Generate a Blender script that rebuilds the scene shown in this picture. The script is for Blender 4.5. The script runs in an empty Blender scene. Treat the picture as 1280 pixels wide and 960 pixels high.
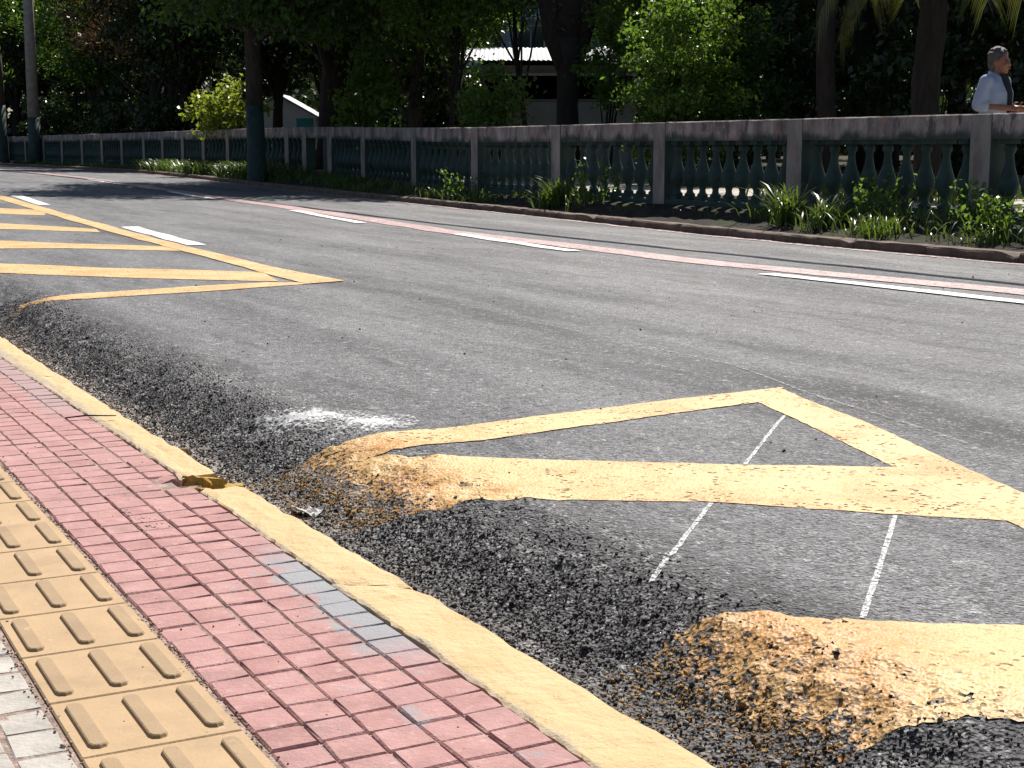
import bpy, bmesh, math, random
import numpy as np
from mathutils import Vector, Matrix

# ------------------------------------------------------------------ camera, sky, sun, exposure
scn = bpy.context.scene
COL = scn.collection
CAM_H = 0.9
PITCH = 8.825
cam = bpy.data.cameras.new('camera')
cam.sensor_width = 36.0
cam.lens = 18.0 / math.tan(math.radians(37.23 / 2))
cam.clip_start = 0.05
cam.clip_end = 2000
camo = bpy.data.objects.new('camera', cam)
COL.objects.link(camo)
camo.location = (0, 0, CAM_H)
camo.rotation_euler = (math.radians(90 - PITCH), 0, 0)
scn.camera = camo

SUN_EL, SUN_AZ = 51.0, 17.0          # azimuth clockwise from +Y
world = bpy.data.worlds.new('World')
scn.world = world
world.use_nodes = True
wn = world.node_tree.nodes
sky = wn.new('ShaderNodeTexSky')
sky.sky_type = 'NISHITA'
sky.sun_disc = False
sky.sun_elevation = math.radians(SUN_EL)
sky.sun_rotation = math.radians(SUN_AZ)
bg = wn['Background']
bg.inputs['Strength'].default_value = 0.05
world.node_tree.links.new(sky.outputs[0], bg.inputs['Color'])
sl = bpy.data.lights.new('sun', 'SUN')
sl.energy = 5.0
sl.angle = math.radians(0.5)
sl.color = (1.0, 0.95, 0.88)
so = bpy.data.objects.new('sun', sl)
COL.objects.link(so)
e_, a_ = math.radians(SUN_EL), math.radians(SUN_AZ)
SUND = Vector((math.sin(a_) * math.cos(e_), math.cos(a_) * math.cos(e_), math.sin(e_)))
so.rotation_euler = SUND.to_track_quat('Z', 'Y').to_euler()
so.location = (0, 0, 30)
scn.view_settings.view_transform = 'Standard'
scn.view_settings.look = 'None'
scn.view_settings.gamma = 1
scn.view_settings.use_curve_mapping = False
scn.view_settings.exposure = 0.6
scn.render.engine = 'CYCLES'
scn.cycles.max_bounces = 6
scn.cycles.transparent_max_bounces = 12

# ------------------------------------------------------------------ frames and helpers
YAW = math.radians(27.5)
U = np.array([-math.sin(YAW), math.cos(YAW)])     # along the street
N = np.array([math.cos(YAW), math.sin(YAW)])      # across the street, towards the park
ROTZ = math.atan2(U[1], U[0])                     # local +X along the street


def W(s, n, z=0.0):
    return (U[0] * s + N[0] * n, U[1] * s + N[1] * n, z)


def WA(s, n, z):
    return np.stack([U[0] * s + N[0] * n, U[1] * s + N[1] * n, z], -1)


def SM(x):
    x = np.clip(x, 0, 1)
    return x * x * (3 - 2 * x)


def _h(i, j, k):
    i = i.astype(np.int64); j = j.astype(np.int64)
    h = (i * 374761393 + j * 668265263 + k * 1442695041) & 0x7fffffff
    h = ((h ^ (h >> 13)) * 1274126177) & 0x7fffffff
    return ((h ^ (h >> 16)) & 0xffff) / 32767.5 - 1.0


def vn(x, y, k=0):
    x = np.asarray(x, float); y = np.asarray(y, float)
    i = np.floor(x); j = np.floor(y)
    fx = x - i; fy = y - j
    fx = fx * fx * (3 - 2 * fx); fy = fy * fy * (3 - 2 * fy)
    a = _h(i, j, k); b = _h(i + 1, j, k); c = _h(i, j + 1, k); d = _h(i + 1, j + 1, k)
    return (a * (1 - fx) + b * fx) * (1 - fy) + (c * (1 - fx) + d * fx) * fy


def ki(s):                     # inner line of the near kerb
    return 1.087 - .035 * SM((np.asarray(s, float) - 3.5) / 3.5)


def n0f(s):                    # road-side line of the near kerb
    return 1.25 - .07 * SM((np.asarray(s, float) - 1.5) / 4)


KR_S = np.array([-20, 5, 8.6, 11, 13, 15.4, 18.5, 22, 28, 33, 42, 50, 60, 140.])
KR_N = np.array([8.9, 8.9, 8.92, 8.9, 9.05, 9.22, 9.38, 9.4, 9.42, 9.62, 9.95, 9.95, 9.7, 9.7])


def kr(s):                     # road-side line of the far kerb
    return np.interp(s, KR_S, KR_N)


def zr0(s, n):
    t = n - n0f(s)
    a = .07 + .05 * np.sin(s * 1.3 + .5) * np.exp(-((s - 4.5) / 3) ** 2)
    w = .42 + .08 * np.sin(s * 2.1)
    return -.038 + .103 * SM((t - a) / w) - .05 * np.clip((t - 1) / 7, 0, 1) + .24 * SM((s - 12) / 30.)


def zroad(s, n, fine=True):
    s = np.asarray(s, float); n = np.asarray(n, float)
    z = zr0(s, n)
    t = n - n0f(s)
    m = np.exp(-((t - .26) / .22) ** 2)
    z = z + m * (.016 * vn(s * 4.2, n * 5.5, 1) + .010 * vn(s * 11, n * 12, 2) + .007 * vn(s * 23, n * 24, 6)) + .004 * vn(s * 1.7, n * 1.3, 3) * SM(t / .4)
    if fine:
        g = .0009 + .0055 * SM((.62 - t) / .35)
        z = z + g * (vn(s * 75, n * 75, 4) * .8 + .6 * vn(s * 41, n * 41, 5))
    return z


def mesh_np(name, verts, quads):
    me = bpy.data.meshes.new(name)
    nv, nq = len(verts), len(quads)
    k = quads.shape[1]
    me.vertices.add(nv)
    me.vertices.foreach_set('co', np.asarray(verts, np.float32).ravel())
    me.loops.add(nq * k)
    me.loops.foreach_set('vertex_index', np.asarray(quads, np.int32).ravel())
    me.polygons.add(nq)
    me.polygons.foreach_set('loop_start', np.arange(0, nq * k, k, dtype=np.int32))
    me.polygons.foreach_set('loop_total', np.full(nq, k, np.int32))
    me.update(calc_edges=True)
    return me


def grid_quads(a, b):
    i = np.arange((a - 1) * b).reshape(a - 1, b)[:, :-1].ravel()
    return np.stack([i, i + 1, i + b + 1, i + b], -1)


def upward(verts, quads):
    a, b, c = (verts[quads[:, k]] for k in (0, 1, 2))
    nz = np.cross(b - a, c - a)[:, 2].sum()
    return quads if nz > 0 else quads[:, ::-1]


def sheet(name, verts, quads):
    verts = np.asarray(verts, float)
    return smooth(mesh_np(name, verts, upward(verts, quads)))


def link(name, me, mat=None, parent=None, loc=None, rot=None, scale=None):
    o = bpy.data.objects.new(name, me)
    COL.objects.link(o)
    if mat is not None and me is not None and not me.materials:
        me.materials.append(mat)
    if parent is not None:
        o.parent = parent
    if loc is not None:
        o.location = loc
    if rot is not None:
        o.rotation_euler = rot
    if scale is not None:
        o.scale = scale if hasattr(scale, '__len__') else (scale,) * 3
    return o


def tag(o, label, cat, group=None):
    o['label'] = label
    o['category'] = cat
    if group:
        o['group'] = group
    return o


def kind(o, k):
    o['kind'] = k
    return o


def empty(name, loc, rz=0.0):
    o = bpy.data.objects.new(name, None)
    COL.objects.link(o)
    o.location = loc
    o.rotation_euler = (0, 0, rz)
    o.empty_display_size = .2
    return o


def smooth(me):
    me.polygons.foreach_set('use_smooth', np.ones(len(me.polygons), bool))
    return me


class MB:
    def __init__(self):
        self.v = []
        self.f = []

    def add(self, vs, fs):
        o = len(self.v)
        self.v += [tuple(map(float, p)) for p in vs]
        self.f += [tuple(i + o for i in f) for f in fs]
        return self

    def box(self, x0, x1, y0, y1, z0, z1, bev=0.0):
        if bev <= 0:
            vs = [(x, y, z) for z in (z0, z1) for y in (y0, y1) for x in (x0, x1)]
            fs = [(0, 2, 3, 1), (4, 5, 7, 6), (0, 1, 5, 4), (2, 6, 7, 3), (0, 4, 6, 2), (1, 3, 7, 5)]
            return self.add(vs, fs)
        bm = bmesh.new()
        bmesh.ops.create_cube(bm, size=1)
        for v in bm.verts:
            v.co = Vector(((x0 + x1) / 2 + v.co.x * (x1 - x0), (y0 + y1) / 2 + v.co.y * (y1 - y0), (z0 + z1) / 2 + v.co.z * (z1 - z0)))
        bmesh.ops.bevel(bm, geom=bm.edges[:], offset=bev, segments=1, affect='EDGES')
        bm.verts.index_update()
        self.add([v.co for v in bm.verts], [[v.index for v in f.verts] for f in bm.faces])
        bm.free()
        return self

    def tube(self, pts, rad, seg=8, cap=True, ry=None):
        pts = [Vector(p) for p in pts]
        rings = []
        vs = []
        up = Vector((0.13, 0.21, 1)).normalized()
        for i, p in enumerate(pts):
            d = (pts[min(i + 1, len(pts) - 1)] - pts[max(i - 1, 0)]).normalized()
            ref = up if abs(d.dot(up)) < .95 else Vector((1, 0.1, 0))
            a = d.cross(ref).normalized()
            b = d.cross(a).normalized()
            for k in range(seg):
                t = 2 * math.pi * k / seg
                vs.append(p + a * (rad[i] * math.cos(t)) + b * (rad[i] * math.sin(t)))
        fs = []
        for i in range(len(pts) - 1):
            for k in range(seg):
                k2 = (k + 1) % seg
                fs.append((i * seg + k, i * seg + k2, (i + 1) * seg + k2, (i + 1) * seg + k))
        if cap:
            fs.append(tuple(range(seg))[::-1])
            fs.append(tuple((len(pts) - 1) * seg + k for k in range(seg)))
        return self.add(vs, fs)

    def loft(self, rings, seg=16):
        """rings: (centre, rx, ry) horizontal ellipses, bottom to top"""
        vs = []
        for c, rx, ry in rings:
            for k in range(seg):
                t = 2 * math.pi * k / seg
                vs.append((c[0] + rx * math.cos(t), c[1] + ry * math.sin(t), c[2]))
        fs = []
        for i in range(len(rings) - 1):
            for k in range(seg):
                k2 = (k + 1) % seg
                fs.append((i * seg + k, i * seg + k2, (i + 1) * seg + k2, (i + 1) * seg + k))
        fs.append(tuple(range(seg))[::-1])
        fs.append(tuple((len(rings) - 1) * seg + k for k in range(seg)))
        return self.add(vs, fs)

    def ball(self, c, r, rx=1, ry=1, rz=1, sub=2, rot=None):
        bm = bmesh.new()
        bmesh.ops.create_icosphere(bm, subdivisions=sub, radius=r)
        for v in bm.verts:
            q = Vector((v.co.x * rx, v.co.y * ry, v.co.z * rz))
            if rot is not None:
                q = rot @ q
            v.co = q + Vector(c)
        bm.verts.index_update()
        self.add([v.co for v in bm.verts], [[v.index for v in f.verts] for f in bm.faces])
        bm.free()
        return self

    def mesh(self, name, sm=False):
        me = bpy.data.meshes.new(name)
        me.from_pydata(self.v, [], self.f)
        me.update()
        if sm:
            smooth(me)
        return me

    def street(self):
        """vertices given as (s, n, z) street coordinates become world coordinates"""
        self.v = [W(*p) for p in self.v]
        self.f = [f[::-1] for f in self.f]
        return self

    def build(self, name, mat, parent=None, sm=False, **k):
        return link(name, self.mesh(name, sm), mat, parent, **k)


# ------------------------------------------------------------------ materials
class NT:
    """tiny node-building helper"""
    def __init__(self, name):
        self.m = bpy.data.materials.new(name)
        self.m.use_nodes = True
        self.t = self.m.node_tree
        self.b = self.t.nodes['Principled BSDF']
        self.out = self.t.nodes['Material Output']

    def n(self, typ, **k):
        nd = self.t.nodes.new('ShaderNode' + typ)
        for a, v in k.items():
            setattr(nd, a, v)
        return nd

    def l(self, a, b):
        self.t.links.new(a, b)

    def pos(self):
        return self.n('NewGeometry').outputs['Position']

    def obj(self):
        return self.n('TexCoord').outputs['Object']

    def mapv(self, v, scale=(1, 1, 1), rz=0.0):
        mp = self.n('Mapping')
        mp.inputs['Scale'].default_value = scale
        mp.inputs['Rotation'].default_value = (0, 0, rz)
        self.l(v, mp.inputs['Vector'])
        return mp.outputs[0]

    def noise(self, v, sc, det=4, rough=.55, dist=0):
        nd = self.n('TexNoise')
        nd.inputs['Scale'].default_value = sc
        nd.inputs['Detail'].default_value = det
        nd.inputs['Roughness'].default_value = rough
        nd.inputs['Distortion'].default_value = dist
        self.l(v, nd.inputs['Vector'])
        return nd.outputs['Fac']

    def voro(self, v, sc, feat='F1', out='Distance'):
        nd = self.n('TexVoronoi', feature=feat)
        nd.inputs['Scale'].default_value = sc
        self.l(v, nd.inputs['Vector'])
        return nd.outputs[out]

    def ramp(self, f, stops):
        r = self.n('ValToRGB')
        el = r.color_ramp.elements
        while len(el) < len(stops):
            el.new(.5)
        for e, (p, c) in zip(el, stops):
            e.position = p
            e.color = (c if hasattr(c, '__len__') else (c, c, c)) + (1,) if not hasattr(c, '__len__') or len(c) == 3 else c
        self.l(f, r.inputs[0])
        return r.outputs[0]

    def mix(self, f, a, b, mode='MIX'):
        m = self.n('Mix', data_type='RGBA', blend_type=mode)
        for sck, v in ((m.inputs[0], f), (m.inputs[6], a), (m.inputs[7], b)):
            if hasattr(v, 'is_output') or isinstance(v, bpy.types.NodeSocket):
                self.l(v, sck)
            elif hasattr(v, '__len__'):
                sck.default_value = tuple(v) + (1,) if len(v) == 3 else v
            else:
                sck.default_value = v
        return m.outputs[2]

    def math(self, op, a, b=0.0, c=0.0, clamp=False):
        m = self.n('Math', operation=op, use_clamp=clamp)
        for sck, v in zip(m.inputs, (a, b, c)):
            if isinstance(v, bpy.types.NodeSocket):
                self.l(v, sck)
            else:
                sck.default_value = v
        return m.outputs[0]

    def dot(self, v, d):
        m = self.n('VectorMath', operation='DOT_PRODUCT')
        self.l(v, m.inputs[0])
        m.inputs[1].default_value = d
        return m.outputs['Value']

    def rng(self, v, a, b, lo=0.0, hi=1.0):
        m = self.n('MapRange')
        m.interpolation_type = 'SMOOTHSTEP'
        self.l(v, m.inputs[0])
        m.inputs[1].default_value = a
        m.inputs[2].default_value = b
        m.inputs[3].default_value = lo
        m.inputs[4].default_value = hi
        return m.outputs[0]

    def bump(self, h, dist=.01, st=1.0, prev=None):
        b = self.n('Bump')
        b.inputs['Strength'].default_value = st
        b.inputs['Distance'].default_value = dist
        self.l(h, b.inputs['Height'])
        if prev is not None:
            self.l(prev, b.inputs['Normal'])
        self.l(b.outputs[0], self.b.inputs['Normal'])
        return b.outputs[0]

    def col(self, c):
        if isinstance(c, bpy.types.NodeSocket):
            self.l(c, self.b.inputs['Base Color'])
        else:
            self.b.inputs['Base Color'].default_value = tuple(c) + (1,)

    def rough(self, r, spec=.5):
        if isinstance(r, bpy.types.NodeSocket):
            self.l(r, self.b.inputs['Roughness'])
        else:
            self.b.inputs['Roughness'].default_value = r
        self.b.inputs['Specular IOR Level'].default_value = spec


def simple(name, c, r=.8, var=.35, sc=8, bump=.004, spec=.4, obj=False):
    m = NT(name)
    p = m.obj() if obj else m.pos()
    f = m.noise(p, sc, 6, .6)
    lo = tuple(x * (1 - var) for x in c)
    hi = tuple(min(1, x * (1 + var)) for x in c)
    m.col(m.ramp(f, [(.3, lo), (.7, hi)]))
    m.rough(r, spec)
    if bump:
        m.bump(m.noise(p, sc * 8, 4), bump)
    return m.m


def mat_asphalt():
    m = NT('asphalt')
    p = m.pos()
    ps = m.mapv(p, (1, 1, 1), -ROTZ)                       # x along street
    st = m.mapv(ps, (.35, 2.2, 1))
    big = m.noise(st, .9, 4, .6)
    col = m.ramp(big, [(.28, (.080, .081, .088)), (.5, (.127, .128, .137)), (.72, (.175, .176, .186))])
    # tyre-worn darker bands and the joint of two paving passes
    n = m.dot(p, (N[0], N[1], 0))
    s = m.dot(p, (U[0], U[1], 0))
    wob = m.math('MULTIPLY', m.math('SUBTRACT', m.noise(st, 1.3, 3), .5), .5)
    seam = m.math('ABSOLUTE', m.math('SUBTRACT', m.math('ADD', n, wob), 3.42))
    seamf = m.rng(seam, .26, .06)
    seamf = m.math('MULTIPLY', seamf, m.rng(m.noise(ps, .8, 2), .35, .55, .45, .85))
    col = m.mix(seamf, col, (.022, .022, .026))
    # rubber and oil tracks of the traffic lanes
    for n_c, wd_, k_ in ((4.55, .22, .45), (6.0, .26, .4), (7.75, .10, .35)):
        tw = m.math('ABSOLUTE', m.math('SUBTRACT', m.math('ADD', n, wob), n_c))
        col = m.mix(m.math('MULTIPLY', m.rng(tw, wd_, wd_ * .3), m.rng(m.noise(st, 1.7, 4), .45, .62, 0, k_)), col, (.045, .045, .048))
    lt = m.rng(m.noise(m.mapv(ps, (.25, .9, 1)), 1.5, 4, .6), .5, .68, 0, .35)
    col = m.mix(lt, col, (.205, .205, .214))
    # fresh dark asphalt near the kerb edge, plus the slope's shade painted in
    edge = m.math('ADD', n, m.math('MULTIPLY', m.math('SUBTRACT', m.noise(p, 3, 4), .5), .5))
    col = m.mix(m.rng(edge, 1.95, 1.5, 0, .72), col, (.028, .026, .027))
    # aggregate
    v1 = m.voro(p, 95, 'F1', 'Color')
    sep = m.n('SeparateColor'); m.l(v1, sep.inputs[0])
    col = m.mix(m.rng(sep.outputs[0], .82, .97, 0, .55), col, (.30, .29, .28))
    col = m.mix(m.rng(sep.outputs[1], .72, .95, 0, .75), col, (.018, .018, .02))
    v2 = m.voro(p, 150, 'F1', 'Color')
    sep2 = m.n('SeparateColor'); m.l(v2, sep2.inputs[0])
    cl2 = m.rng(m.noise(st, 5, 4, .6), .42, .62)
    col = m.mix(m.math('MULTIPLY', cl2, m.rng(sep2.outputs[0], .80, .92, 0, .65)), col, (.42, .41, .40))
    col = m.mix(m.rng(sep2.outputs[1], .80, .95, 0, .7), col, (.02, .02, .022))
    sp3 = m.noise(m.mapv(p, (1, 1, 1)), 15, 7, .85)
    col = m.mix(m.rng(sp3, .53, .62, 0, .8), col, (.022, .022, .024))
    sp4 = m.noise(m.mapv(p, (1.1, .9, 1)), 19, 7, .85)
    col = m.mix(m.rng(sp4, .57, .64, 0, .8), col, (.46, .455, .455))
    # patches of coarser open texture
    pt = m.rng(m.noise(m.mapv(ps, (.5, 2.4, 1)), 2.6, 6, .7), .54, .66)
    col = m.mix(m.math('MULTIPLY', pt, .5), col, (.025, .025, .027))
    # pale concrete dust in the gutter
    gd = m.math('ADD', n, m.math('MULTIPLY', m.math('SUBTRACT', m.noise(p, 7, 4, .6), .5), .13))
    gs = m.math('MULTIPLY', m.rng(s, 3.2, 3.8), m.rng(s, 8.2, 7.0))
    gf = m.math('MULTIPLY', m.rng(gd, 1.315, 1.25), gs)
    col = m.mix(m.math('MULTIPLY', gf, .85), col, (.34, .31, .28))
    gd2 = m.rng(gd, 1.36, 1.29, 0, .28)
    col = m.mix(gd2, col, (.20, .16, .13))
    m.col(col)
    m.rough(m.rng(big, .3, .7, .78, .62), .45)
    h = m.math('ADD', m.voro(p, 120), m.math('MULTIPLY', m.noise(p, 60, 4, .7), 1.3))
    m.bump(h, .008, .9)
    return m.m


def mat_paint(name, base, orange, wear=.0, edge_fade=True, wsc=24):
    m = NT(name)
    p = m.pos()
    f = m.noise(p, 3.0, 5, .6)
    col = m.ramp(f, [(.36, orange), (.55, base), (.75, tuple(min(1, x * 1.12) for x in base))])
    n = m.dot(p, (N[0], N[1], 0))
    # pits in the paint showing black asphalt
    v = m.voro(p, 95, 'F1', 'Color')
    sep = m.n('SeparateColor'); m.l(v, sep.inputs[0])
    pit = m.rng(sep.outputs[0], .84, .93, 0, 1)
    clump = m.rng(m.noise(p, 9, 3), .40, .66, .15, 1)
    pit = m.math('MULTIPLY', pit, clump)
    nn = m.noise(p, 70, 3, .6)
    if edge_fade:
        nw = m.math('ADD', n, m.math('MULTIPLY', m.math('SUBTRACT', m.noise(p, 6, 4), .5), .22))
        a = m.rng(nw, 1.62, 1.30, 0, .34)
        worn = m.rng(m.math('SUBTRACT', m.math('ADD', a, nn), .60), -.06, .10)
        gate = m.rng(nw, 1.66, 1.5)
        worn = m.math('MULTIPLY', worn, gate)
        pit = m.math('MAXIMUM', pit, worn)
        col = m.mix(m.rng(nw, 1.70, 1.40, 0, .8), col, (.36, .17, .035))  # deeper orange down the slope: shade of a steeper bank put into colour
    if wear:
        pit = m.math('MAXIMUM', pit, m.rng(m.math('ADD', m.noise(p, wsc, 5, .75), wear), .56, .72))
    tr = m.n('BsdfTransparent')
    mx = m.n('MixShader')
    m.l(pit, mx.inputs[0]); m.l(m.b.outputs[0], mx.inputs[1]); m.l(tr.outputs[0], mx.inputs[2])
    m.l(mx.outputs[0], m.out.inputs[0])
    m.col(col)
    m.rough(.55, .4)
    m.bump(m.math('ADD', m.voro(p, 120), m.math('MULTIPLY', nn, 1.3)), .004, .6)
    return m.m


def mat_block():
    m = NT('red_block')
    p = m.pos()
    oi = m.n('ObjectInfo').outputs['Random']
    f = m.noise(p, 14, 5, .6)
    c = m.ramp(f, [(.3, (.33, .165, .155)), (.55, (.41, .215, .20)), (.75, (.48, .29, .27))])
    c = m.mix(m.math('MULTIPLY', oi, .45), c, (.48, .29, .27))
    c = m.mix(m.rng(oi, .86, .98, 0, .35), c, (.34, .19, .19))
    # scuffs
    c = m.mix(m.rng(m.noise(p, 38, 5, .7), .57, .70, 0, .6), c, (.54, .40, .37))
    # trodden dirt and hairline scratches
    c = m.mix(m.rng(m.noise(p, 4.5, 6, .7), .50, .66, 0, .38), c, (.20, .12, .10))
    c = m.mix(m.rng(m.noise(p, 110, 4, .7), .63, .70, 0, .7), c, (.13, .07, .06))
    # old blue-grey paint spilled along the kerb
    n = m.dot(p, (N[0], N[1], 0)); s = m.dot(p, (U[0], U[1], 0))
    w = m.math('MULTIPLY', m.math('SUBTRACT', m.noise(p, 13, 4, .65), .5), .26)
    nn = m.math('ADD', n, w)
    a = m.math('MULTIPLY', m.rng(nn, .97, 1.02), m.math('MULTIPLY', m.rng(s, 2.25, 2.6), m.rng(s, 3.35, 3.0)))
    b = m.math('MULTIPLY', m.rng(m.noise(p, 8, 3), .60, .68), m.math('MULTIPLY', m.rng(n, .84, .95), m.math('MULTIPLY', m.rng(s, 1.7, 2.0), m.rng(s, 3.3, 2.9))))
    c = m.mix(m.math('MULTIPLY', m.math('MAXIMUM', a, m.math('MULTIPLY', b, .7)), .85), c, (.27, .30, .32))
    # grey cement wash by the kerb farther on
    g = m.math('MULTIPLY', m.rng(m.math('ADD', n, m.math('MULTIPLY', w, .6)), .93, .99), m.rng(s, 5.0, 5.5))
    c = m.mix(m.math('MULTIPLY', g, .6), c, (.33, .26, .26))
    m.col(c)
    m.rough(.8, .3)
    h = m.math('ADD', m.noise(p, 160, 4, .7), m.math('MULTIPLY', m.noise(p, 30, 4, .7), 1.5))
    m.bump(h, .003, .8)
    return m.m


def mat_yellow_kerb():
    m = NT('kerb_yellow')
    p = m.pos()
    f = m.noise(p, 7, 5, .6)
    c = m.ramp(f, [(.3, (.53, .365, .175)), (.55, (.57, .405, .205)), (.75, (.60, .45, .25))])
    c = m.mix(m.rng(m.noise(p, 85, 3, .6), .68, .76, 0, .75), c, (.20, .12, .04))
    c = m.mix(m.rng(m.noise(p, 22, 5, .7), .66, .72, 0, .6), c, (.62, .55, .42))
    # bare concrete along the inner arris
    n = m.dot(p, (N[0], N[1], 0))
    nn = m.math('ADD', n, m.math('MULTIPLY', m.math('SUBTRACT', m.noise(p, 11, 4, .6), .5), .05))
    c = m.mix(m.rng(nn, 1.105, 1.09, 0, .8), c, (.36, .30, .22))
    m.col(c)
    m.rough(.7, .35)
    m.bump(m.math('ADD', m.noise(p, 130, 4, .7), m.math('MULTIPLY', m.noise(p, 34, 4, .6), 2.5)), .004, .8)
    return m.m


def mat_tactile(name, k):
    m = NT(name)
    p = m.pos()
    c = m.ramp(m.noise(p, 9, 5, .6), [(.3, tuple(x * .88 for x in k)), (.7, tuple(x * 1.08 for x in k))])
    c = m.mix(m.rng(m.noise(p, 60, 4, .6), .68, .74, 0, .8), c, (.16, .11, .06))
    c = m.mix(m.rng(m.noise(p, 17, 5, .7), .64, .72, 0, .55), c, (.62, .54, .42))
    c = m.mix(m.rng(m.noise(p, 3.5, 6, .7), .50, .66, 0, .4), c, (.25, .17, .10))
    c = m.mix(m.rng(m.noise(p, 120, 4, .7), .66, .71, 0, .7), c, (.15, .10, .06))
    m.col(c)
    m.rough(.75, .35)
    m.bump(m.noise(p, 170, 4, .7), .002, .6)
    return m.m


def mat_balustrade():
    m = NT('weathered_render')
    o = m.obj()
    p = m.pos()
    sp = m.n('SeparateXYZ'); m.l(o, sp.inputs[0])
    z = sp.outputs[2]
    pv = m.mapv(p, (1, 1, .35))
    c = m.ramp(m.noise(pv, 4.5, 6, .65), [(.30, (.10, .078, .072)), (.5, (.32, .26, .245)), (.68, (.54, .46, .43))])
    c = m.mix(m.rng(m.noise(p, 3.4, 5, .65), .55, .66, 0, .75), c, (.42, .19, .12))
    c = m.mix(m.rng(m.noise(p, 11, 5, .7), .60, .68, 0, .75), c, (.62, .58, .53))
    c = m.mix(m.rng(m.noise(pv, 7, 6, .72), .53, .66, 0, .8), c, (.05, .04, .037))
    g = m.math('ADD', z, m.math('MULTIPLY', m.math('SUBTRACT', m.noise(m.mapv(p, (1, 1, .5)), 1.9, 7, .72), .5), .42))
    gf = m.rng(g, .83, .735)
    gr = m.ramp(m.noise(p, 8, 4), [(.3, (.022, .045, .040)), (.7, (.04, .07, .062))])
    c = m.mix(m.math('MULTIPLY', gf, .9), c, gr)
    m.col(c)
    m.rough(.85, .3)
    m.bump(m.noise(p, 40, 5, .7), .008, .7)
    return m.m


def mat_post():
    m = NT('weathered_post')
    p = m.pos()
    nrm = m.n('TexCoord').outputs['Normal']
    pv = m.mapv(p, (1, 1, .35))
    c = m.ramp(m.noise(pv, 5, 6, .65), [(.28, (.15, .13, .12)), (.5, (.30, .26, .235)), (.72, (.44, .385, .35))])
    c = m.mix(m.rng(m.noise(p, 4, 4, .6), .60, .68, 0, .6), c, (.36, .18, .12))
    c = m.mix(m.rng(m.noise(pv, 9, 5, .7), .60, .7, 0, .6), c, (.10, .09, .08))
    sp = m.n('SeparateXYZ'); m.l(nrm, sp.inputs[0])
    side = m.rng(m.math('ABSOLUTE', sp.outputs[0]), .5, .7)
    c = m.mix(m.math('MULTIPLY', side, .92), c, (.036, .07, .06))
    m.col(c)
    m.rough(.85, .3)
    m.bump(m.noise(p, 40, 5, .7), .008, .7)
    return m.m


def mat_leaf(name, c, c2, trans=.45, rough=.34):
    m = NT(name)
    g = m.n('NewGeometry')
    r = g.outputs['Random Per Island']
    col = m.mix(r, c, c2)
    tr = m.n('BsdfTranslucent')
    tc = m.mix(.6, col, tuple(min(1, x * y) for x, y in zip(c2, (1.5, 1.6, .6))))
    m.l(tc, tr.inputs[0])
    mx = m.n('MixShader')
    mx.inputs[0].default_value = trans
    m.l(m.b.outputs[0], mx.inputs[1]); m.l(tr.outputs[0], mx.inputs[2])
    m.l(mx.outputs[0], m.out.inputs[0])
    m.col(col)
    m.rough(rough, .5)
    return m.m


def mat_bark(name, c, green_to=None):
    m = NT(name)
    p = m.pos()
    v = m.mapv(p, (1, 1, .22))
    f = m.noise(v, 16, 6, .7)
    col = m.ramp(f, [(.3, tuple(x * .45 for x in c)), (.7, tuple(x * 1.3 for x in c))])
    m.col(col)
    m.rough(.9, .25)
    m.bump(f, .03, .8)
    return m.m


def mat_soil():
    m = NT('soil')
    p = m.pos()
    c = m.ramp(m.noise(p, 5, 6, .65), [(.3, (.022, .019, .016)), (.6, (.048, .041, .034)), (.8, (.085, .075, .06))])
    c = m.mix(m.rng(m.noise(p, 2.2, 5, .6), .52, .62, 0, .6), c, (.05, .065, .02))
    m.col(c)
    m.rough(.95, .2)
    m.bump(m.noise(p, 22, 5, .7), .04, .9)
    return m.m


def mat_park():
    m = NT('park_floor')
    p = m.pos()
    c = m.ramp(m.noise(p, 3, 6, .65), [(.3, (.03, .026, .018)), (.6, (.06, .05, .03)), (.8, (.05, .075, .02))])
    m.col(c)
    m.rough(.95, .2)
    m.bump(m.noise(p, 14, 5, .7), .05, .9)
    return m.m


M = {}
M['asphalt'] = mat_asphalt()
M['paint'] = mat_paint('yellow_paint', (.60, .395, .165), (.52, .26, .075))
M['paint_far'] = mat_paint('yellow_paint_far', (.60, .395, .165), (.52, .29, .10), edge_fade=True)
M['white'] = mat_paint('white_paint', (.78, .78, .76), (.66, .65, .62), edge_fade=False)
M['red'] = mat_paint('red_paint', (.46, .30, .29), (.36, .23, .225), wear=.05, edge_fade=False)
M['pinkfaded'] = mat_paint('faded_red_paint', (.50, .33, .32), (.42, .26, .25), wear=.12, edge_fade=False)
M['chalk'] = mat_paint('chalk', (.62, .62, .62), (.50, .50, .50), wear=.11, edge_fade=False, wsc=130)
M['splash'] = mat_paint('splash', (.45, .45, .45), (.40, .40, .40), wear=.19, edge_fade=False, wsc=70)
M['block'] = mat_block()
M['greyblock'] = simple('grey_block', (.40, .37, .33), .85, .25, 12, .003)
M['bed'] = simple('mortar_bed', (.34, .25, .21), .95, .5, 30, .006)
M['kerb'] = mat_yellow_kerb()
M['tile'] = mat_tactile('tactile_tile', (.43, .295, .165))
M['bar'] = mat_tactile('tactile_bar', (.34, .235, .135))
M['rawkerb'] = simple('raw_kerb', (.14, .10, .078), .9, .5, 6, .01)
M['rubble'] = simple('rubble', (.36, .27, .20), .9, .5, 20, .01)
M['rubble_y'] = simple('rubble_yellow', (.52, .32, .07), .85, .45, 25, .01)
M['rail'] = mat_balustrade()
M['post'] = mat_post()
M['green'] = simple('green_paint', (.030, .058, .052), .7, .35, 6, .006)
M['soil'] = mat_soil()
M['park'] = mat_park()
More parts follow.
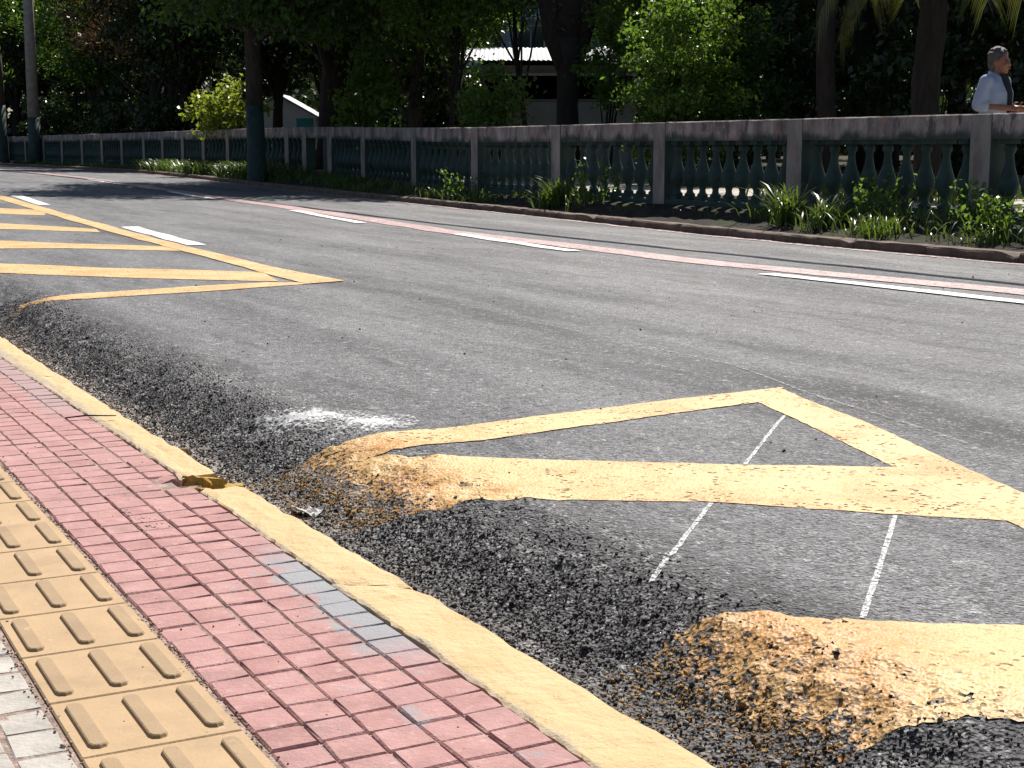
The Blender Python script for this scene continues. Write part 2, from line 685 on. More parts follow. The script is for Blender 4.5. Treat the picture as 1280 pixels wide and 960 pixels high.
M['path'] = simple('park_path', (.42, .38, .31), .9, .25, 4, .01)
def mat_gravel(name, lo, hi, p=1.6):
    m = NT(name)
    r = m.math('POWER', m.n('NewGeometry').outputs['Random Per Island'], p)
    m.col(m.mix(r, lo, hi)); m.rough(.8, .25)
    m.bump(m.noise(m.pos(), 300, 3), .002, .5)
    return m.m


M['gravel'] = mat_gravel('gravel', (.016, .014, .014), (.16, .145, .14), 2.2)
M['gravel_y'] = mat_gravel('gravel_yellow', (.06, .03, .010), (.50, .29, .08), 1.3)
M['bark'] = mat_bark('bark', (.085, .068, .055))
M['bark_d'] = mat_bark('bark_dark', (.036, .029, .025))
M['leaf_d'] = mat_leaf('leaf_dark', (.018, .034, .012), (.042, .072, .020), .22)
M['leaf_m'] = mat_leaf('leaf_mid', (.035, .078, .018), (.09, .16, .03), .5)
M['leaf_b'] = mat_leaf('leaf_bright', (.055, .115, .022), (.13, .21, .04), .55)
M['leaf_y'] = mat_leaf('leaf_yellow', (.13, .18, .03), (.24, .27, .05), .55)
M['leaf_r'] = mat_leaf('leaf_russet', (.06, .045, .02), (.10, .055, .03), .3)
M['frond'] = mat_leaf('palm_frond', (.045, .055, .018), (.09, .095, .032), .3)
M['grass'] = mat_leaf('grass_blade', (.045, .085, .018), (.12, .17, .04), .35)
M['concrete'] = simple('pole_concrete', (.32, .285, .25), .9, .3, 6, .008)
M['darkwire'] = simple('cable', (.02, .02, .02), .6, .1, 5, 0)

# ------------------------------------------------------------------ ground, road
g = MB()
me = mesh_np('ground', np.array([[-900, -900, -.34], [900, -900, -.34], [900, 900, -.34], [-900, 900, -.34]]), np.array([[0, 1, 2, 3]]))
kind(link('ground', me, M['soil']), 'structure')

s_ax = np.concatenate([np.arange(-6, 1.2, .15), np.arange(1.2, 7.2, .0085), np.arange(7.2, 10, .03), np.arange(10, 30, .25), np.arange(30, 141, 1.5)])
t_ax = np.concatenate([np.arange(0, .72, .0085), np.arange(.72, 1.5, .03), np.linspace(1.5, 8.3, 60)])
SS, TT = np.meshgrid(s_ax, t_ax, indexing='ij')
N0 = n0f(SS) + .002
span = (kr(SS) + .02 - N0) / 8.3
NN = np.where(TT < 1.5, N0 + TT, N0 + 1.5 + (TT - 1.5) / 6.8 * (kr(SS) + .02 - N0 - 1.5))
ZZ = zroad(SS, NN)
road = kind(link('road', sheet('road', WA(SS.ravel(), NN.ravel(), ZZ.ravel()), grid_quads(len(s_ax), len(t_ax))), M['asphalt']), 'structure')


def resample(pts, m):
    p = np.array(pts, float)
    d = np.concatenate([[0], np.cumsum(np.hypot(*np.diff(p, axis=0).T))])
    t = np.linspace(0, d[-1], m)
    return np.stack([np.interp(t, d, p[:, 0]), np.interp(t, d, p[:, 1])], -1)


def band(name, ea, eb, mat, step=.012, off=.004, jit=.004, label=None, jf=20, fine=True):
    L = max(np.hypot(*np.diff(np.array(ea), axis=0).T).sum(), np.hypot(*np.diff(np.array(eb), axis=0).T).sum())
    Wd = max(np.hypot(*(np.array(ea[i]) - np.array(eb[j]))) for i, j in ((0, 0), (-1, -1)))
    m, k = max(3, int(L / step)), max(3, int(Wd / step))
    A, B = resample(ea, m), resample(eb, m)
    f = np.linspace(0, 1, k)[None, :, None]
    P = A[:, None, :] * (1 - f) + B[:, None, :] * f
    d = B - A
    d /= np.maximum(1e-6, np.hypot(d[:, 0], d[:, 1]))[:, None]
    ja = jit * vn(np.arange(m) * step * jf, A[:, 0] * 3 + 7, 11)
    jb = jit * vn(np.arange(m) * step * jf, B[:, 1] * 3 + 3, 12)
    P += d[:, None, :] * (ja[:, None] * (1 - f[0, :, 0]) + jb[:, None] * f[0, :, 0])[:, :, None]
    s, n = P[..., 0].ravel(), P[..., 1].ravel()
    z = zroad(s, n, fine) + off
    me = sheet(name, WA(s, n, z), grid_quads(m, k))
    o = link(name, me, mat, road)
    if label:
        o['label'] = label
    return o


# the near hatched marking
Y = M['paint']
band('yellow_line', [(4.125, 1.36), (4.13, 1.47), (4.12, 1.60), (4.09, 1.907), (4.172, 2.345), (4.249, 2.854), (4.30, 3.33)],
     [(3.90, 1.36), (3.91, 1.48), (3.872, 1.66), (3.867, 1.909), (3.956, 2.394), (4.02, 2.702), (4.085, 3.09)], Y, off=.003)
band('yellow_line', [(4.31, 3.314), (3.548, 3.088), (3.026, 2.917), (2.30, 2.68), (.4, 2.06)],
     [(4.097, 3.062), (3.506, 2.869), (3.027, 2.722), (2.387, 2.524), (.4, 1.87)], Y, off=.0022)
band('yellow_stripe', [(3.96, 1.30), (3.95, 1.46), (3.90, 1.575), (3.781, 1.645), (3.523, 1.981), (3.274, 2.331), (3.03, 2.745)],
     [(3.34, 1.30), (3.37, 1.40), (3.365, 1.46), (3.299, 1.54), (3.129, 1.716), (2.931, 2.043), (2.646, 2.337), (2.44, 2.575)], Y, off=.0018)
band('yellow_stripe', [(2.20, 1.30), (2.225, 1.42), (2.225, 1.50), (2.188, 1.566), (2.053, 1.712), (1.879, 1.999), (1.62, 2.43)],
     [(1.72, 1.30), (1.705, 1.38), (1.694, 1.43), (1.678, 1.515), (1.636, 1.586), (1.556, 1.667), (1.1, 2.25)], Y, off=.0018)
# the hatched marking farther along
F_ = M['paint_far']
band('yellow_line', [(8.98, 3.20), (9.114, 3.54), (10.473, 3.50), (12.677, 3.58), (16.788, 3.75), (20.72, 3.9), (25.3, 4.05)],
     [(8.96, 3.18), (8.975, 3.239), (9.9, 3.27), (12.7, 3.40), (16.4, 3.53), (20.0, 3.66), (25.3, 3.82)], F_, step=.04, off=.006)
band('yellow_line', [(8.38, 1.26), (8.70, 1.41), (8.84, 1.50), (8.83, 1.629), (8.957, 2.068), (9.164, 2.657), (9.24, 3.05), (9.10, 3.30)],
     [(8.25, 1.26), (8.55, 1.42), (8.60, 1.46), (8.53, 1.57), (8.63, 1.989), (8.745, 2.534), (8.93, 3.05), (8.985, 3.216)], F_, step=.02, off=.004)
for ta, tb in (([(21.9, 2.9), (21.087, 3.335), (20.283, 3.802)], [(20.6, 2.6), (19.605, 3.097), (19.077, 3.526)]),
               ([(18.4, 2.2), (17.436, 2.749), (16.049, 3.485)], [(17.4, 2.0), (16.347, 2.575), (15.478, 3.4)]),
               ([(15.5, 1.4), (14.36, 2.256), (13.658, 2.821), (13.063, 3.43)], [(14.6, 1.3), (13.259, 2.08), (13.012, 2.686), (12.45, 3.40)]),
               ([(12.5, 1.3), (11.535, 1.804), (10.852, 2.345), (10.054, 3.30)], [(11.4, 1.3), (10.65, 1.663), (9.95, 2.291), (9.30, 3.16)])):
    band('yellow_stripe', ta, tb, F_, step=.035, off=.0035)
# white lane dashes and the red line of the cycle lane
for a, b in (((21.9, 3.98), (25.3, 4.16)), ((13.12, 3.63), (16.3, 3.80)), ((29.5, 4.25), (32.8, 4.4)), ((37, 4.6), (40.3, 4.75))):
    band('white_dash', [(a[0], a[1]), (b[0], b[1])], [(a[0], a[1] + .17), (b[0], b[1] + .19)], M['white'], step=.06, off=.006)
for a, b in (((3.2, 6.52), (6.0 - .2, 6.50)), ((5.9, 6.47), (8.5, 6.33)), ((11.15, 6.32), (13.9, 6.55)), ((16.3, 6.46), (19.5, 6.78)), ((23.2, 6.82), (26.4, 6.95)), ((30.2, 7.05), (33.4, 7.1))):
    if a[0] == 3.2:
        continue
    band('white_dash', [a, b], [(a[0], a[1] + .15), (b[0], b[1] + .15)], M['white'], step=.06, off=.0085)
rl = [(4.5, 7.0), (6.75, 6.85), (8.6, 6.62), (10.0, 6.50), (12.0, 6.62), (14.1, 6.56), (18.2, 6.86), (21.1, 6.95), (24, 7.0), (34, 7.15), (48, 7.3)]
band('red_line', rl, [(a, b + .32) for a, b in rl], M['red'], step=.06, off=.006)
kl = [(s, float(kr(s)) - .16) for s in np.linspace(4, 44, 40)]
band('red_edge_line', kl, [(a, b + .11) for a, b in kl], M['pinkfaded'], step=.06, off=.006, jit=.03, jf=4)
# chalk setting-out lines and spilled lime
band('chalk_line', [(2.43, 1.567), (2.918, 2.048)], [(2.42, 1.575), (2.909, 2.055)], M['chalk'], step=.006, off=.002, jit=.0012)
band('chalk_line', [(3.25, 2.388), (3.82, 2.958)], [(3.241, 2.395), (3.811, 2.965)], M['chalk'], step=.006, off=.002, jit=.0012)
band('chalk_line', [(2.04, 1.762), (2.615, 2.348)], [(2.030, 1.770), (2.606, 2.355)], M['chalk'], step=.006, off=.002, jit=.0012)
band('chalk_line', [(4.30, 3.36), (4.9, 3.50), (6.6, 3.52)], [(4.30, 3.37), (4.9, 3.51), (6.6, 3.53)], M['splash'], step=.01, off=.004, jit=.003)
band('chalk_line', [(3.2, 3.13), (4.28, 3.345)], [(3.2, 3.145), (4.28, 3.36)], M['splash'], step=.01, off=.004, jit=.003)


def mat_lime():
    m = NT('lime_splash')
    o = m.obj()
    sp = m.n('SeparateXYZ'); m.l(o, sp.inputs[0])
    r = m.math('SQRT', m.math('ADD', m.math('POWER', m.math('ABSOLUTE', sp.outputs[0]), 2.0), m.math('POWER', m.math('ABSOLUTE', sp.outputs[1]), 2.0)))
    k = m.math('ADD', r, m.math('MULTIPLY', m.math('SUBTRACT', m.noise(o, 2.6, 5, .7), .5), 1.5))
    fine = m.noise(m.pos(), 75, 4, .7)
    a = m.rng(m.math('ADD', k, m.math('MULTIPLY', m.math('SUBTRACT', fine, .5), 3.0)), .05, .62, 1, 0)
    tr = m.n('BsdfTransparent'); mx = m.n('MixShader')
    m.l(a, mx.inputs[0]); m.l(tr.outputs[0], mx.inputs[1]); m.l(m.b.outputs[0], mx.inputs[2])
    m.l(mx.outputs[0], m.out.inputs[0])
    m.col((.62, .62, .62)); m.rough(.9, .2)
    return m.m


def splash(s, n, ls, ln, rot, k):
    ax = np.linspace(-1, 1, k)
    A, B = np.meshgrid(ax, ax, indexing='ij')
    c, d = math.cos(rot), math.sin(rot)
    ds = A * ls * c - B * ln * d; dn = A * ls * d + B * ln * c
    z = zroad(s + ds, n + dn) + .005
    co = WA(s + ds.ravel(), n + dn.ravel(), z.ravel())
    me = sheet('lime_splash', co, grid_quads(k, k))
    o = link('lime_splash', me, M['lime'], road)
    # object space = the splash's own ellipse
    c0 = Vector(W(s, n, 0))
    ex = Vector(W(math.cos(rot) * ls, math.sin(rot) * ls)); ey = Vector(W(-math.sin(rot) * ln, math.cos(rot) * ln))
    mt = Matrix(((ex.x, ey.x, 0, c0.x), (ex.y, ey.y, 0, c0.y), (0, 0, 1, 0), (0, 0, 0, 1)))
    me.transform(mt.inverted())
    o.matrix_local = mt
    return o


M['lime'] = mat_lime()
splash(4.30, 1.74, .24, .20, -.9, 60)
splash(4.50, 1.62, .34, .15, -.9, 60)

# loose stones of the crumbling asphalt edge
rng = np.random.default_rng(5)


def stones(name, s, n, r, mat, parent, lift=.12):
    base = np.array([[1, 0, 0], [-1, 0, 0], [0, 1, 0], [0, -1, 0], [0, 0, 1], [0, 0, -1]], float)
    tri = np.array([[0, 2, 4], [2, 1, 4], [1, 3, 4], [3, 0, 4], [2, 0, 5], [1, 2, 5], [3, 1, 5], [0, 3, 5]])
    k = len(s)
    v = base[None] * (r[:, None, None] * rng.uniform(.6, 1.25, (k, 6, 1))) + rng.normal(0, .18, (k, 6, 3)) * r[:, None, None]
    q = rng.normal(size=(k, 4)); q /= np.linalg.norm(q, axis=1)[:, None]
    w, x, y, zq = q.T
    R = np.stack([np.stack([1 - 2 * (y * y + zq * zq), 2 * (x * y - zq * w), 2 * (x * zq + y * w)], -1),
                  np.stack([2 * (x * y + zq * w), 1 - 2 * (x * x + zq * zq), 2 * (y * zq - x * w)], -1),
                  np.stack([2 * (x * zq - y * w), 2 * (y * zq + x * w), 1 - 2 * (x * x + y * y)], -1)], 1)
    v = np.einsum('kij,kpj->kpi', R, v)
    c = WA(s, n, zroad(s, n) + r * lift)
    v = (v + c[:, None, :]).reshape(-1, 3)
    f = (tri[None] + (np.arange(k) * 6)[:, None, None]).reshape(-1, 3)
    o = link(name, mesh_np(name, v, f), mat, parent)
    o['kind'] = 'stuff'
    return o


k = 46000
ss = rng.uniform(1.3, 9.2, k)
tt = np.abs(rng.normal(.17, .12, k)) + .005
keep = (tt < .48) & (rng.random(k) < np.clip((.55 - tt) / .3, 0, 1))
ss, tt = ss[keep], tt[keep]
nn = n0f(ss) + tt
rr = rng.uniform(.0018, .0044, len(ss)) * (1 + .8 * (rng.random(len(ss)) > .95))
inA = (ss > 3.40 + .05 * vn(nn * 20, ss * 9, 8)) & (ss < 4.10 + .05 * vn(nn * 20, ss * 9, 8))
inB = (ss > 1.70 + .04 * vn(nn * 20, ss * 9, 8)) & (ss < 2.20 + .04 * vn(nn * 20, ss * 9, 8))
yel = (inA | inB) & (rng.random(len(ss)) < np.clip((tt - .0) / .20, 0, .9))
drop = yel & (tt > .22) & (rng.random(len(ss)) < .75)
yel &= ~drop
keep = ~drop
ss, tt, nn, rr, yel = ss[keep], tt[keep], nn[keep], rr[keep], yel[keep]
stones('asphalt_gravel', ss[~yel], nn[~yel], rr[~yel], M['gravel'], road)
stones('painted_gravel', ss[yel], nn[yel], rr[yel], M['gravel_y'], road)
k = 200
ss = rng.uniform(1.6, 14, k); nn = rng.uniform(1.7, 8, k)
stones('road_pebbles', ss, nn, rng.uniform(.002, .006, k) * np.where(rng.random(k) > .9, 1.7, 1), M['gravel'], road, .5)
k = 700
ss = rng.uniform(3.4, 8.5, k); nn = n0f(ss) + np.abs(rng.normal(.03, .05, k)) + .01
stones('gutter_debris', ss, nn, rng.uniform(.003, .008, k), M['rubble'], road, .4)

# ------------------------------------------------------------------ pavement on the near side
side = kind(MB().box(-4.5, 20, -2.2, 1.05, -.33, -.0026).street().build('pavement', M['bed']), 'structure')


def block_variants(sx, sy, h, count, seed):
    """square cobble-pattern blocks: chamfered top, slightly uneven"""
    out = []
    r = random.Random(seed)
    for _ in range(count):
        b = .0032
        jit = lambda a=.0013: r.uniform(-a, a)
        top = [(-sx / 2 + b, -sy / 2 + b), (sx / 2 - b, -sy / 2 + b), (sx / 2 - b, sy / 2 - b), (-sx / 2 + b, sy / 2 - b)]
        mid = [(-sx / 2, -sy / 2), (sx / 2, -sy / 2), (sx / 2, sy / 2), (-sx / 2, sy / 2)]
        vs, fs = [], []
        for (x, y) in mid:
            vs.append((x, y, -.03))
        js = [(jit(), jit()) for _ in range(4)]
        for (x, y), j in zip(mid, js):
            vs.append((x + j[0], y + j[1], h - .0036))
        for (x, y), j in zip(top, js):
            vs.append((x + j[0] + jit(.001), y + j[1] + jit(.001), h + jit(.0012)))
        for a in range(4):
            c = (a + 1) % 4
            fs.append((a, c, 4 + c, 4 + a)); fs.append((4 + a, 4 + c, 8 + c, 8 + a))
        fs.append((8, 9, 10, 11))
        me = bpy.data.meshes.new('block'); me.from_pydata(vs, [], fs); me.update()
        out.append(me)
    return out


def in_view(s, n, z=0, mg=.03):
    x, y, _ = W(s, n)
    p = math.radians(PITCH)
    dz = z - CAM_H
    d = y * math.cos(p) - dz * math.sin(p)
    if d < .1:
        return False
    u = x / d; v = (dz * math.cos(p) + y * math.sin(p)) / d
    return abs(u) < 640 / 1900 + mg and abs(v) < 480 / 1900 + mg


PW, PL = .0805, .0833
blk = block_variants(PL - .0042, PW - .0042, .002, 8, 3)
for me in blk:
    me.materials.append(M['block'])
rnd = random.Random(11)
cells = []
row0 = 2.515
for i in range(-30, 90):
    for j in range(5):
        s = row0 + (i + .5) * PL
        n = .681 + (j + .5) * PW - .030 * float(SM((s - 3.5) / 3.5)) * (.3 + .17 * j)
        cells.append((s, n, i, j))
missing = {(18, 4), (17, 4)}
vis = [c for c in cells if in_view(c[0], c[1]) and (c[2], c[3]) not in missing]
vis.sort(key=lambda c: c[0])
near = set((c[2], c[3]) for c in vis[:298])
rest_v, rest_f = [], []
for s, n, i, j in cells:
    if (i, j) in missing:
        continue
    me = blk[rnd.randrange(8)]
    off = -.004 if (i % 3 == 0) else 0.0
    dz = .0022 * float(vn(s * 2.2, n * 3, 21)) + rnd.uniform(-.0009, .0009)
    rt = (rnd.uniform(-.010, .010), rnd.uniform(-.010, .010), rnd.uniform(-.012, .012))
    if (i, j) in near:
        link('paving_block', me, None, side, loc=W(s, n, dz), rot=(rt[0], rt[1], ROTZ + rt[2]))
    else:
        o0 = len(rest_v)
        for v in me.vertices:
            rest_v.append(W(s + v.co.x, n - v.co.y, v.co.z + dz))
        for p in me.polygons:
            rest_f.append(tuple(o0 + a for a in p.vertices))
mm = bpy.data.meshes.new('paving_blocks'); mm.from_pydata(rest_v, [], rest_f)
ro = link('paving_blocks', mm, M['block'], side); ro['kind'] = 'stuff'

# tactile strip: square tiles with three long bars each
TL = .2525
tile_me = MB().box(-TL / 2 + .0015, TL / 2 - .0015, -.124, .124, -.03, .003, .0025).mesh('tactile_tile')
tile_me.materials.append(M['tile'])


def bar_mesh():
    L, w, h, b = .102, .0165, .0065, .005
    mb = MB()
    rings = []
    for z, sh in ((0.0, 0.0), (h * .75, b * .55), (h, b)):
        ring = []
        for cx, a0 in ((L - w, -90), (-(L - w), 90)):
            for q in range(5):
                a = math.radians(a0 + q * 45)
                ring.append((cx + (w - sh) * math.cos(a), (w - sh) * math.sin(a), z))
        rings.append(ring)
    vs = [p for r in rings for p in r]
    m = len(rings[0])
    fs = []
    for i in range(2):
        for q in range(m):
            fs.append((i * m + q, i * m + (q + 1) % m, (i + 1) * m + (q + 1) % m, (i + 1) * m + q))
    fs.append(tuple(2 * m + q for q in range(m)))
    mb.add(vs, fs)
    me = mb.mesh('bar')
    me.materials.append(M['bar'])
    return me


bar_me = bar_mesh()
for i in range(-3, 21):
    s = 2.452 + (i + .5) * TL
    t = link('tactile_tile', tile_me, None, side, loc=W(s, .548 - .012 * float(SM((s - 3.) / 3.5)), rnd.uniform(-.001, .001)),
             rot=(rnd.uniform(-.003, .003), rnd.uniform(-.003, .003), ROTZ + rnd.uniform(-.004, .004)))
    for y in (-.091, 0, .091):
        link('bar', bar_me, None, t, loc=(rnd.uniform(-.003, .003), y, .0028))

# grey blocks on the house side of the strip
gb = block_variants(.1 - .006, .083 - .006, .0, 5, 9)
for me in gb:
    me.materials.append(M['greyblock'])
gv = [(1.0 + i * .1, .376 - j * .083, i, j) for i in range(26) for j in range(3)]
for s, n, i, j in gv:
    if in_view(s, n, 0, .05):
        link('grey_block', gb[rnd.randrange(5)], None, side, loc=W(s + .035 * (j % 2), n, rnd.uniform(-.003, .001)),
             rot=(rnd.uniform(-.02, .02), rnd.uniform(-.02, .02), ROTZ + rnd.uniform(-.03, .03)))
rest_v, rest_f = [], []
for i in range(-20, 70):
    for j in range(16):
        s, n = 1.0 + i * .1, .376 - j * .083
        if (i, j) in {(a[2], a[3]) for a in gv if in_view(a[0], a[1], 0, .05)} if 0 <= i < 26 and j < 3 else False:
            continue
        me = gb[rnd.randrange(5)]
        o0 = len(rest_v)
        dz = rnd.uniform(-.003, .001)
        for v in me.vertices:
            rest_v.append(W(s + .035 * (j % 2) + v.co.x, n - v.co.y, v.co.z + dz))
        for p in me.polygons:
            rest_f.append(tuple(o0 + a for a in p.vertices))
mm = bpy.data.meshes.new('grey_blocks'); mm.from_pydata(rest_v, [], rest_f)
ro = link('grey_blocks', mm, M['greyblock'], side); ro['kind'] = 'stuff'

# crumbs and dirt between the strip and the blocks
k = 500
ss = np.concatenate([rng.uniform(1.5, 6.5, k), rng.uniform(1.8, 3.0, 120), rng.normal(3.62, .07, 130)])
nn = np.concatenate([rng.normal(.678, .005, k), rng.normal(.415, .012, 120), rng.normal(.86, .03, 130)])
v0 = zroad
zroad = lambda s, n, fine=True: np.full(np.shape(s), .001)
stones('pavement_crumbs', ss, nn, rng.uniform(.0015, .0042, len(ss)), M['rubble'], side, .3)
k = 90
ss = rng.uniform(1.7, 5, k); nn = rng.uniform(.43, 1.05, k)
stones('pavement_specks', ss, nn, rng.uniform(.0012, .003, k), M['gravel'], side, .5)
zroad = v0

# ------------------------------------------------------------------ near kerb, painted yellow, with its broken joint
kerb = kind(empty('kerb', W(0, 1.16)), 'structure')


def kerb_stone(s0, s1, skew0=0.0, skew1=0.0, break0=0.0, break1=0.0, seed=0, mat='kerb'):
    m = max(4, int((s1 - s0) / .016))
    prof = [(0.0, -.30), (0.0, -.02), (.0, .000), (.05, .003), (.2, .004), (.35, .004), (.5, .004), (.65, .004), (.8, .004), (.93, .003), (.985, -.006), (1.0, -.025), (1.03, -.30)]
    P = []
    for i in range(m + 1):
        f = i / m
        s = s0 + (s1 - s0) * f
        row = []
        for q, (u, z) in enumerate(prof):
            a = (1 - f) ** 6; b = f ** 6
            sx = s + a * skew0 * (u - .5) + b * skew1 * (u - .5)
            if z > -.1:
                sx += (a * break0 * .35 + b * break1 * .35) * float(vn(q * .9 + seed, f * 3 + seed, 31))
            no = float(n0f(s)); ni = float(ki(s))
            n = ni + (no - ni) * u
            w = .002 + .0035 * (1 if u > .8 else .3)
            n += w * float(vn(s * 11 + seed, u * 2, 32)) + (.004 * float(vn(s * 38, seed, 33)) if u > .95 or u < .05 else 0)
            zz = z + (.0025 * float(vn(s * 9, u * 4 + seed, 34)) + .0015 * float(vn(s * 40, u * 12, 35)) if z > -.1 else 0)
            if z > -.1:
                da = (s - s0) / .10; db = (s1 - s) / .10
                if break0 and da < 1:
                    zz -= (1 - da) ** 2 * break0 * (.55 + .45 * float(vn(u * 5, s * 40, 36)))
                if break1 and db < 1:
                    zz -= (1 - db) ** 2 * break1 * (.55 + .45 * float(vn(u * 5, s * 40, 37)))
            row.append((sx, n, zz))
        P.append(row)
    k = len(prof)
    vs = [p for r in P for p in r]
    fs = []
    for i in range(m):
        for q in range(k - 1):
            fs.append((i * k + q, (i + 1) * k + q, (i + 1) * k + q + 1, i * k + q + 1))
    fs.append(tuple(range(k)))
    fs.append(tuple(m * k + q for q in range(k))[::-1])
    mb = MB().add(vs, fs)
    mb.v = [tuple(np.array(W(*p)) - np.array(W(0, 1.16))) for p in mb.v]
    return mb.build('kerb_stone', M[mat], kerb)


kerb_stone(-1.5, .55, seed=1)
kerb_stone(.553, 2.844, skew1=-.11, seed=2, break1=.008)
kerb_stone(2.852, 3.93, skew0=-.11, break0=.008, break1=.045, seed=3)
kerb_stone(4.085, 6.15, break0=.012, seed=4, skew0=.05)
kerb_stone(6.153, 8.3, seed=5)
kerb_stone(8.303, 12.0, seed=6)
kerb_stone(12.003, 20.0, seed=7)

# the broken place: rubble that can be picked up
def chunk(name, s, n, z, sx, sy, sz, mat, seed, label, rot=0.0, tilt=0.0):
    r = random.Random(seed)
    bm = bmesh.new()
    bmesh.ops.create_cube(bm, size=1)
    bmesh.ops.subdivide_edges(bm, edges=bm.edges[:], cuts=3, use_grid_fill=True)
    for v in bm.verts:
        c = v.co.copy()
        l = max(abs(c.x), abs(c.y), abs(c.z))
        c = c * (1 - .22 * (c.length - l))
        c += Vector((r.uniform(-1, 1), r.uniform(-1, 1), r.uniform(-1, 1))) * .055
        v.co = Vector((c.x * sx, c.y * sy, c.z * sz))
    me = bpy.data.meshes.new(name)
    bm.to_mesh(me); bm.free()
    o = link(name, me, M[mat], None, loc=W(s, n, z), rot=(tilt, .1, ROTZ + rot))
    return tag(o, label, 'rubble')


kind(MB().box(3.90, 4.12, .99, 1.22, -.2, -.062).street().build('gutter_bed', M['rubble']), 'structure')
chunk('concrete_chunk', 4.045, 1.145, -.03, .10, .09, .06, 'rubble_y', 1, 'largest yellow-painted concrete chunk lying in the broken kerb gap', .3, .25)
chunk('concrete_chunk', 3.99, 1.085, -.035, .07, .055, .05, 'rubble', 2, 'grey broken concrete lump between red paving and broken kerb gap', .8, .2)
chunk('broken_paving_block', 4.06, 1.035, -.022, .068, .07, .045, 'block', 3, 'tilted red paving block fallen beside the broken kerb gap', .25, -.25)
chunk('concrete_chunk', 3.945, 1.20, -.022, .05, .045, .03, 'rubble_y', 4, 'small flat yellow crumb at the road side of the kerb gap', 1.2)
chunk('concrete_chunk', 3.93, 1.10, -.018, .055, .04, .03, 'rubble_y', 5, 'small yellow fragment at the pavement side of the kerb gap', .5, .2)
chunk('concrete_chunk', 4.50, 1.215, -.015, .035, .02, .02, 'rubble', 6, 'pale pebble-sized concrete piece alone in the gutter beyond the kerb gap', .5)
ax = np.linspace(-1, 1, 9)
AA, BB = np.meshgrid(ax, ax, indexing='ij')
zz = .008 + .010 * vn(AA * 2.2 + 5, BB * 1.7, 91) + .006 * vn(AA * 5, BB * 5 + 3, 92) + .010 * AA * BB
me = sheet('paper_scrap', np.stack([(AA * .040 + .006 * vn(BB * 3, AA, 93)).ravel(), (BB * .022 + .005 * vn(AA * 3, BB, 94)).ravel(), zz.ravel()], -1), grid_quads(9, 9))
me.polygons.foreach_set('use_smooth', np.zeros(len(me.polygons), bool))
M['paper'] = simple('paper', (.66, .64, .60), .9, .1, 20, 0)
po = link('paper_scrap', me, M['paper'], None, loc=W(3.63, 1.29, float(zroad(3.63, 1.29)) + .004), rot=(.15, -.1, ROTZ + .9))
po.modifiers.new('thickness', 'SOLIDIFY').thickness = .0006
tag(po, 'crumpled white paper scrap in gutter beside yellow painted asphalt', 'litter')
tw = MB().tube([W(5.12, .985, .010), W(5.10, 1.05, .016), W(5.02, 1.13, .021)], [.0025, .003, .002], 6).build('twig', M['bark_d'])
tag(tw, 'short dark twig lying across red blocks and yellow kerb', 'twig')

# ------------------------------------------------------------------ far kerb and verge
fk = kind(empty('far_kerb', W(8, 9)), 'structure')


def far_stone(s0, s1, seed, chip=0.0):
    m = max(2, int((s1 - s0) / (.06 if s0 < 22 else .4)))
    prof = [(0, -.2), (-.004, .0), (.0, .062), (.012, .078), (.07, .084), (.12, .082), (.13, .0)]
    vs, fs = [], []
    k = len(prof)
    for i in range(m + 1):
        s = s0 + (s1 - s0) * i / m
        b = float(kr(s)); zb = float(zr0(s, b - .05))
        for q, (dn, z) in enumerate(prof):
            zz = z + .006 * float(vn(s * 5, q + seed, 41)) * (z > .03)
            if chip and q in (2, 3, 4):
                d = abs(s - (s0 + .06)) / .16
                if d < 1:
                    zz -= chip * (1 - d) * (1.0 if q < 4 else .6)
            vs.append(np.array(W(s, b + dn + .008 * float(vn(s * 4, q * .6 + seed, 42)), zb + zz)) - np.array(W(8, 9)))
    for i in range(m):
        for q in range(k - 1):
            fs.append((i * k + q, (i + 1) * k + q, (i + 1) * k + q + 1, i * k + q + 1))
    fs.append(tuple(range(k))); fs.append(tuple(m * k + q for q in range(k))[::-1])
    MB().add(vs, fs).build('kerb_stone', M['rawkerb'], fk)


sa, q = 4.6, 0
while sa < 64:
    ln = 1.0 + .12 * math.sin(q * 2.3)
    if sa > 34:
        ln = 2.5
    far_stone(sa, sa + ln - .008, q, .035 if q in (3, 4, 6, 11) else 0)
    sa += ln; q += 1

POST = [(5.0, 10.2), (7.65, 10.2), (10.3, 10.2), (12.97, 10.2), (15.57, 10.2), (18.12, 10.2), (20.71, 10.25), (23.53, 10.5), (26.5, 10.79), (28.53, 10.9),
        (29.99, 10.9), (31.07, 10.9), (33.04, 10.9), (35.28, 10.9), (37.3, 10.9), (39.19, 10.9), (41.18, 10.9), (43.18, 10.89), (45.63, 10.85),
        (47.92, 10.78), (50.36, 10.69), (53.05, 10.59), (55.88, 10.52), (59.33, 10.5), (62.96, 10.5), (66.5, 10.5)]
PS = np.array([p[0] for p in POST]); PN = np.array([p[1] for p in POST])


def fn(s):
    return np.interp(s, PS, PN)


def zf(s):                      # ground at the foot of the balustrade
    return .25 + .13 * SM((np.asarray(s, float) - 20) / 12)


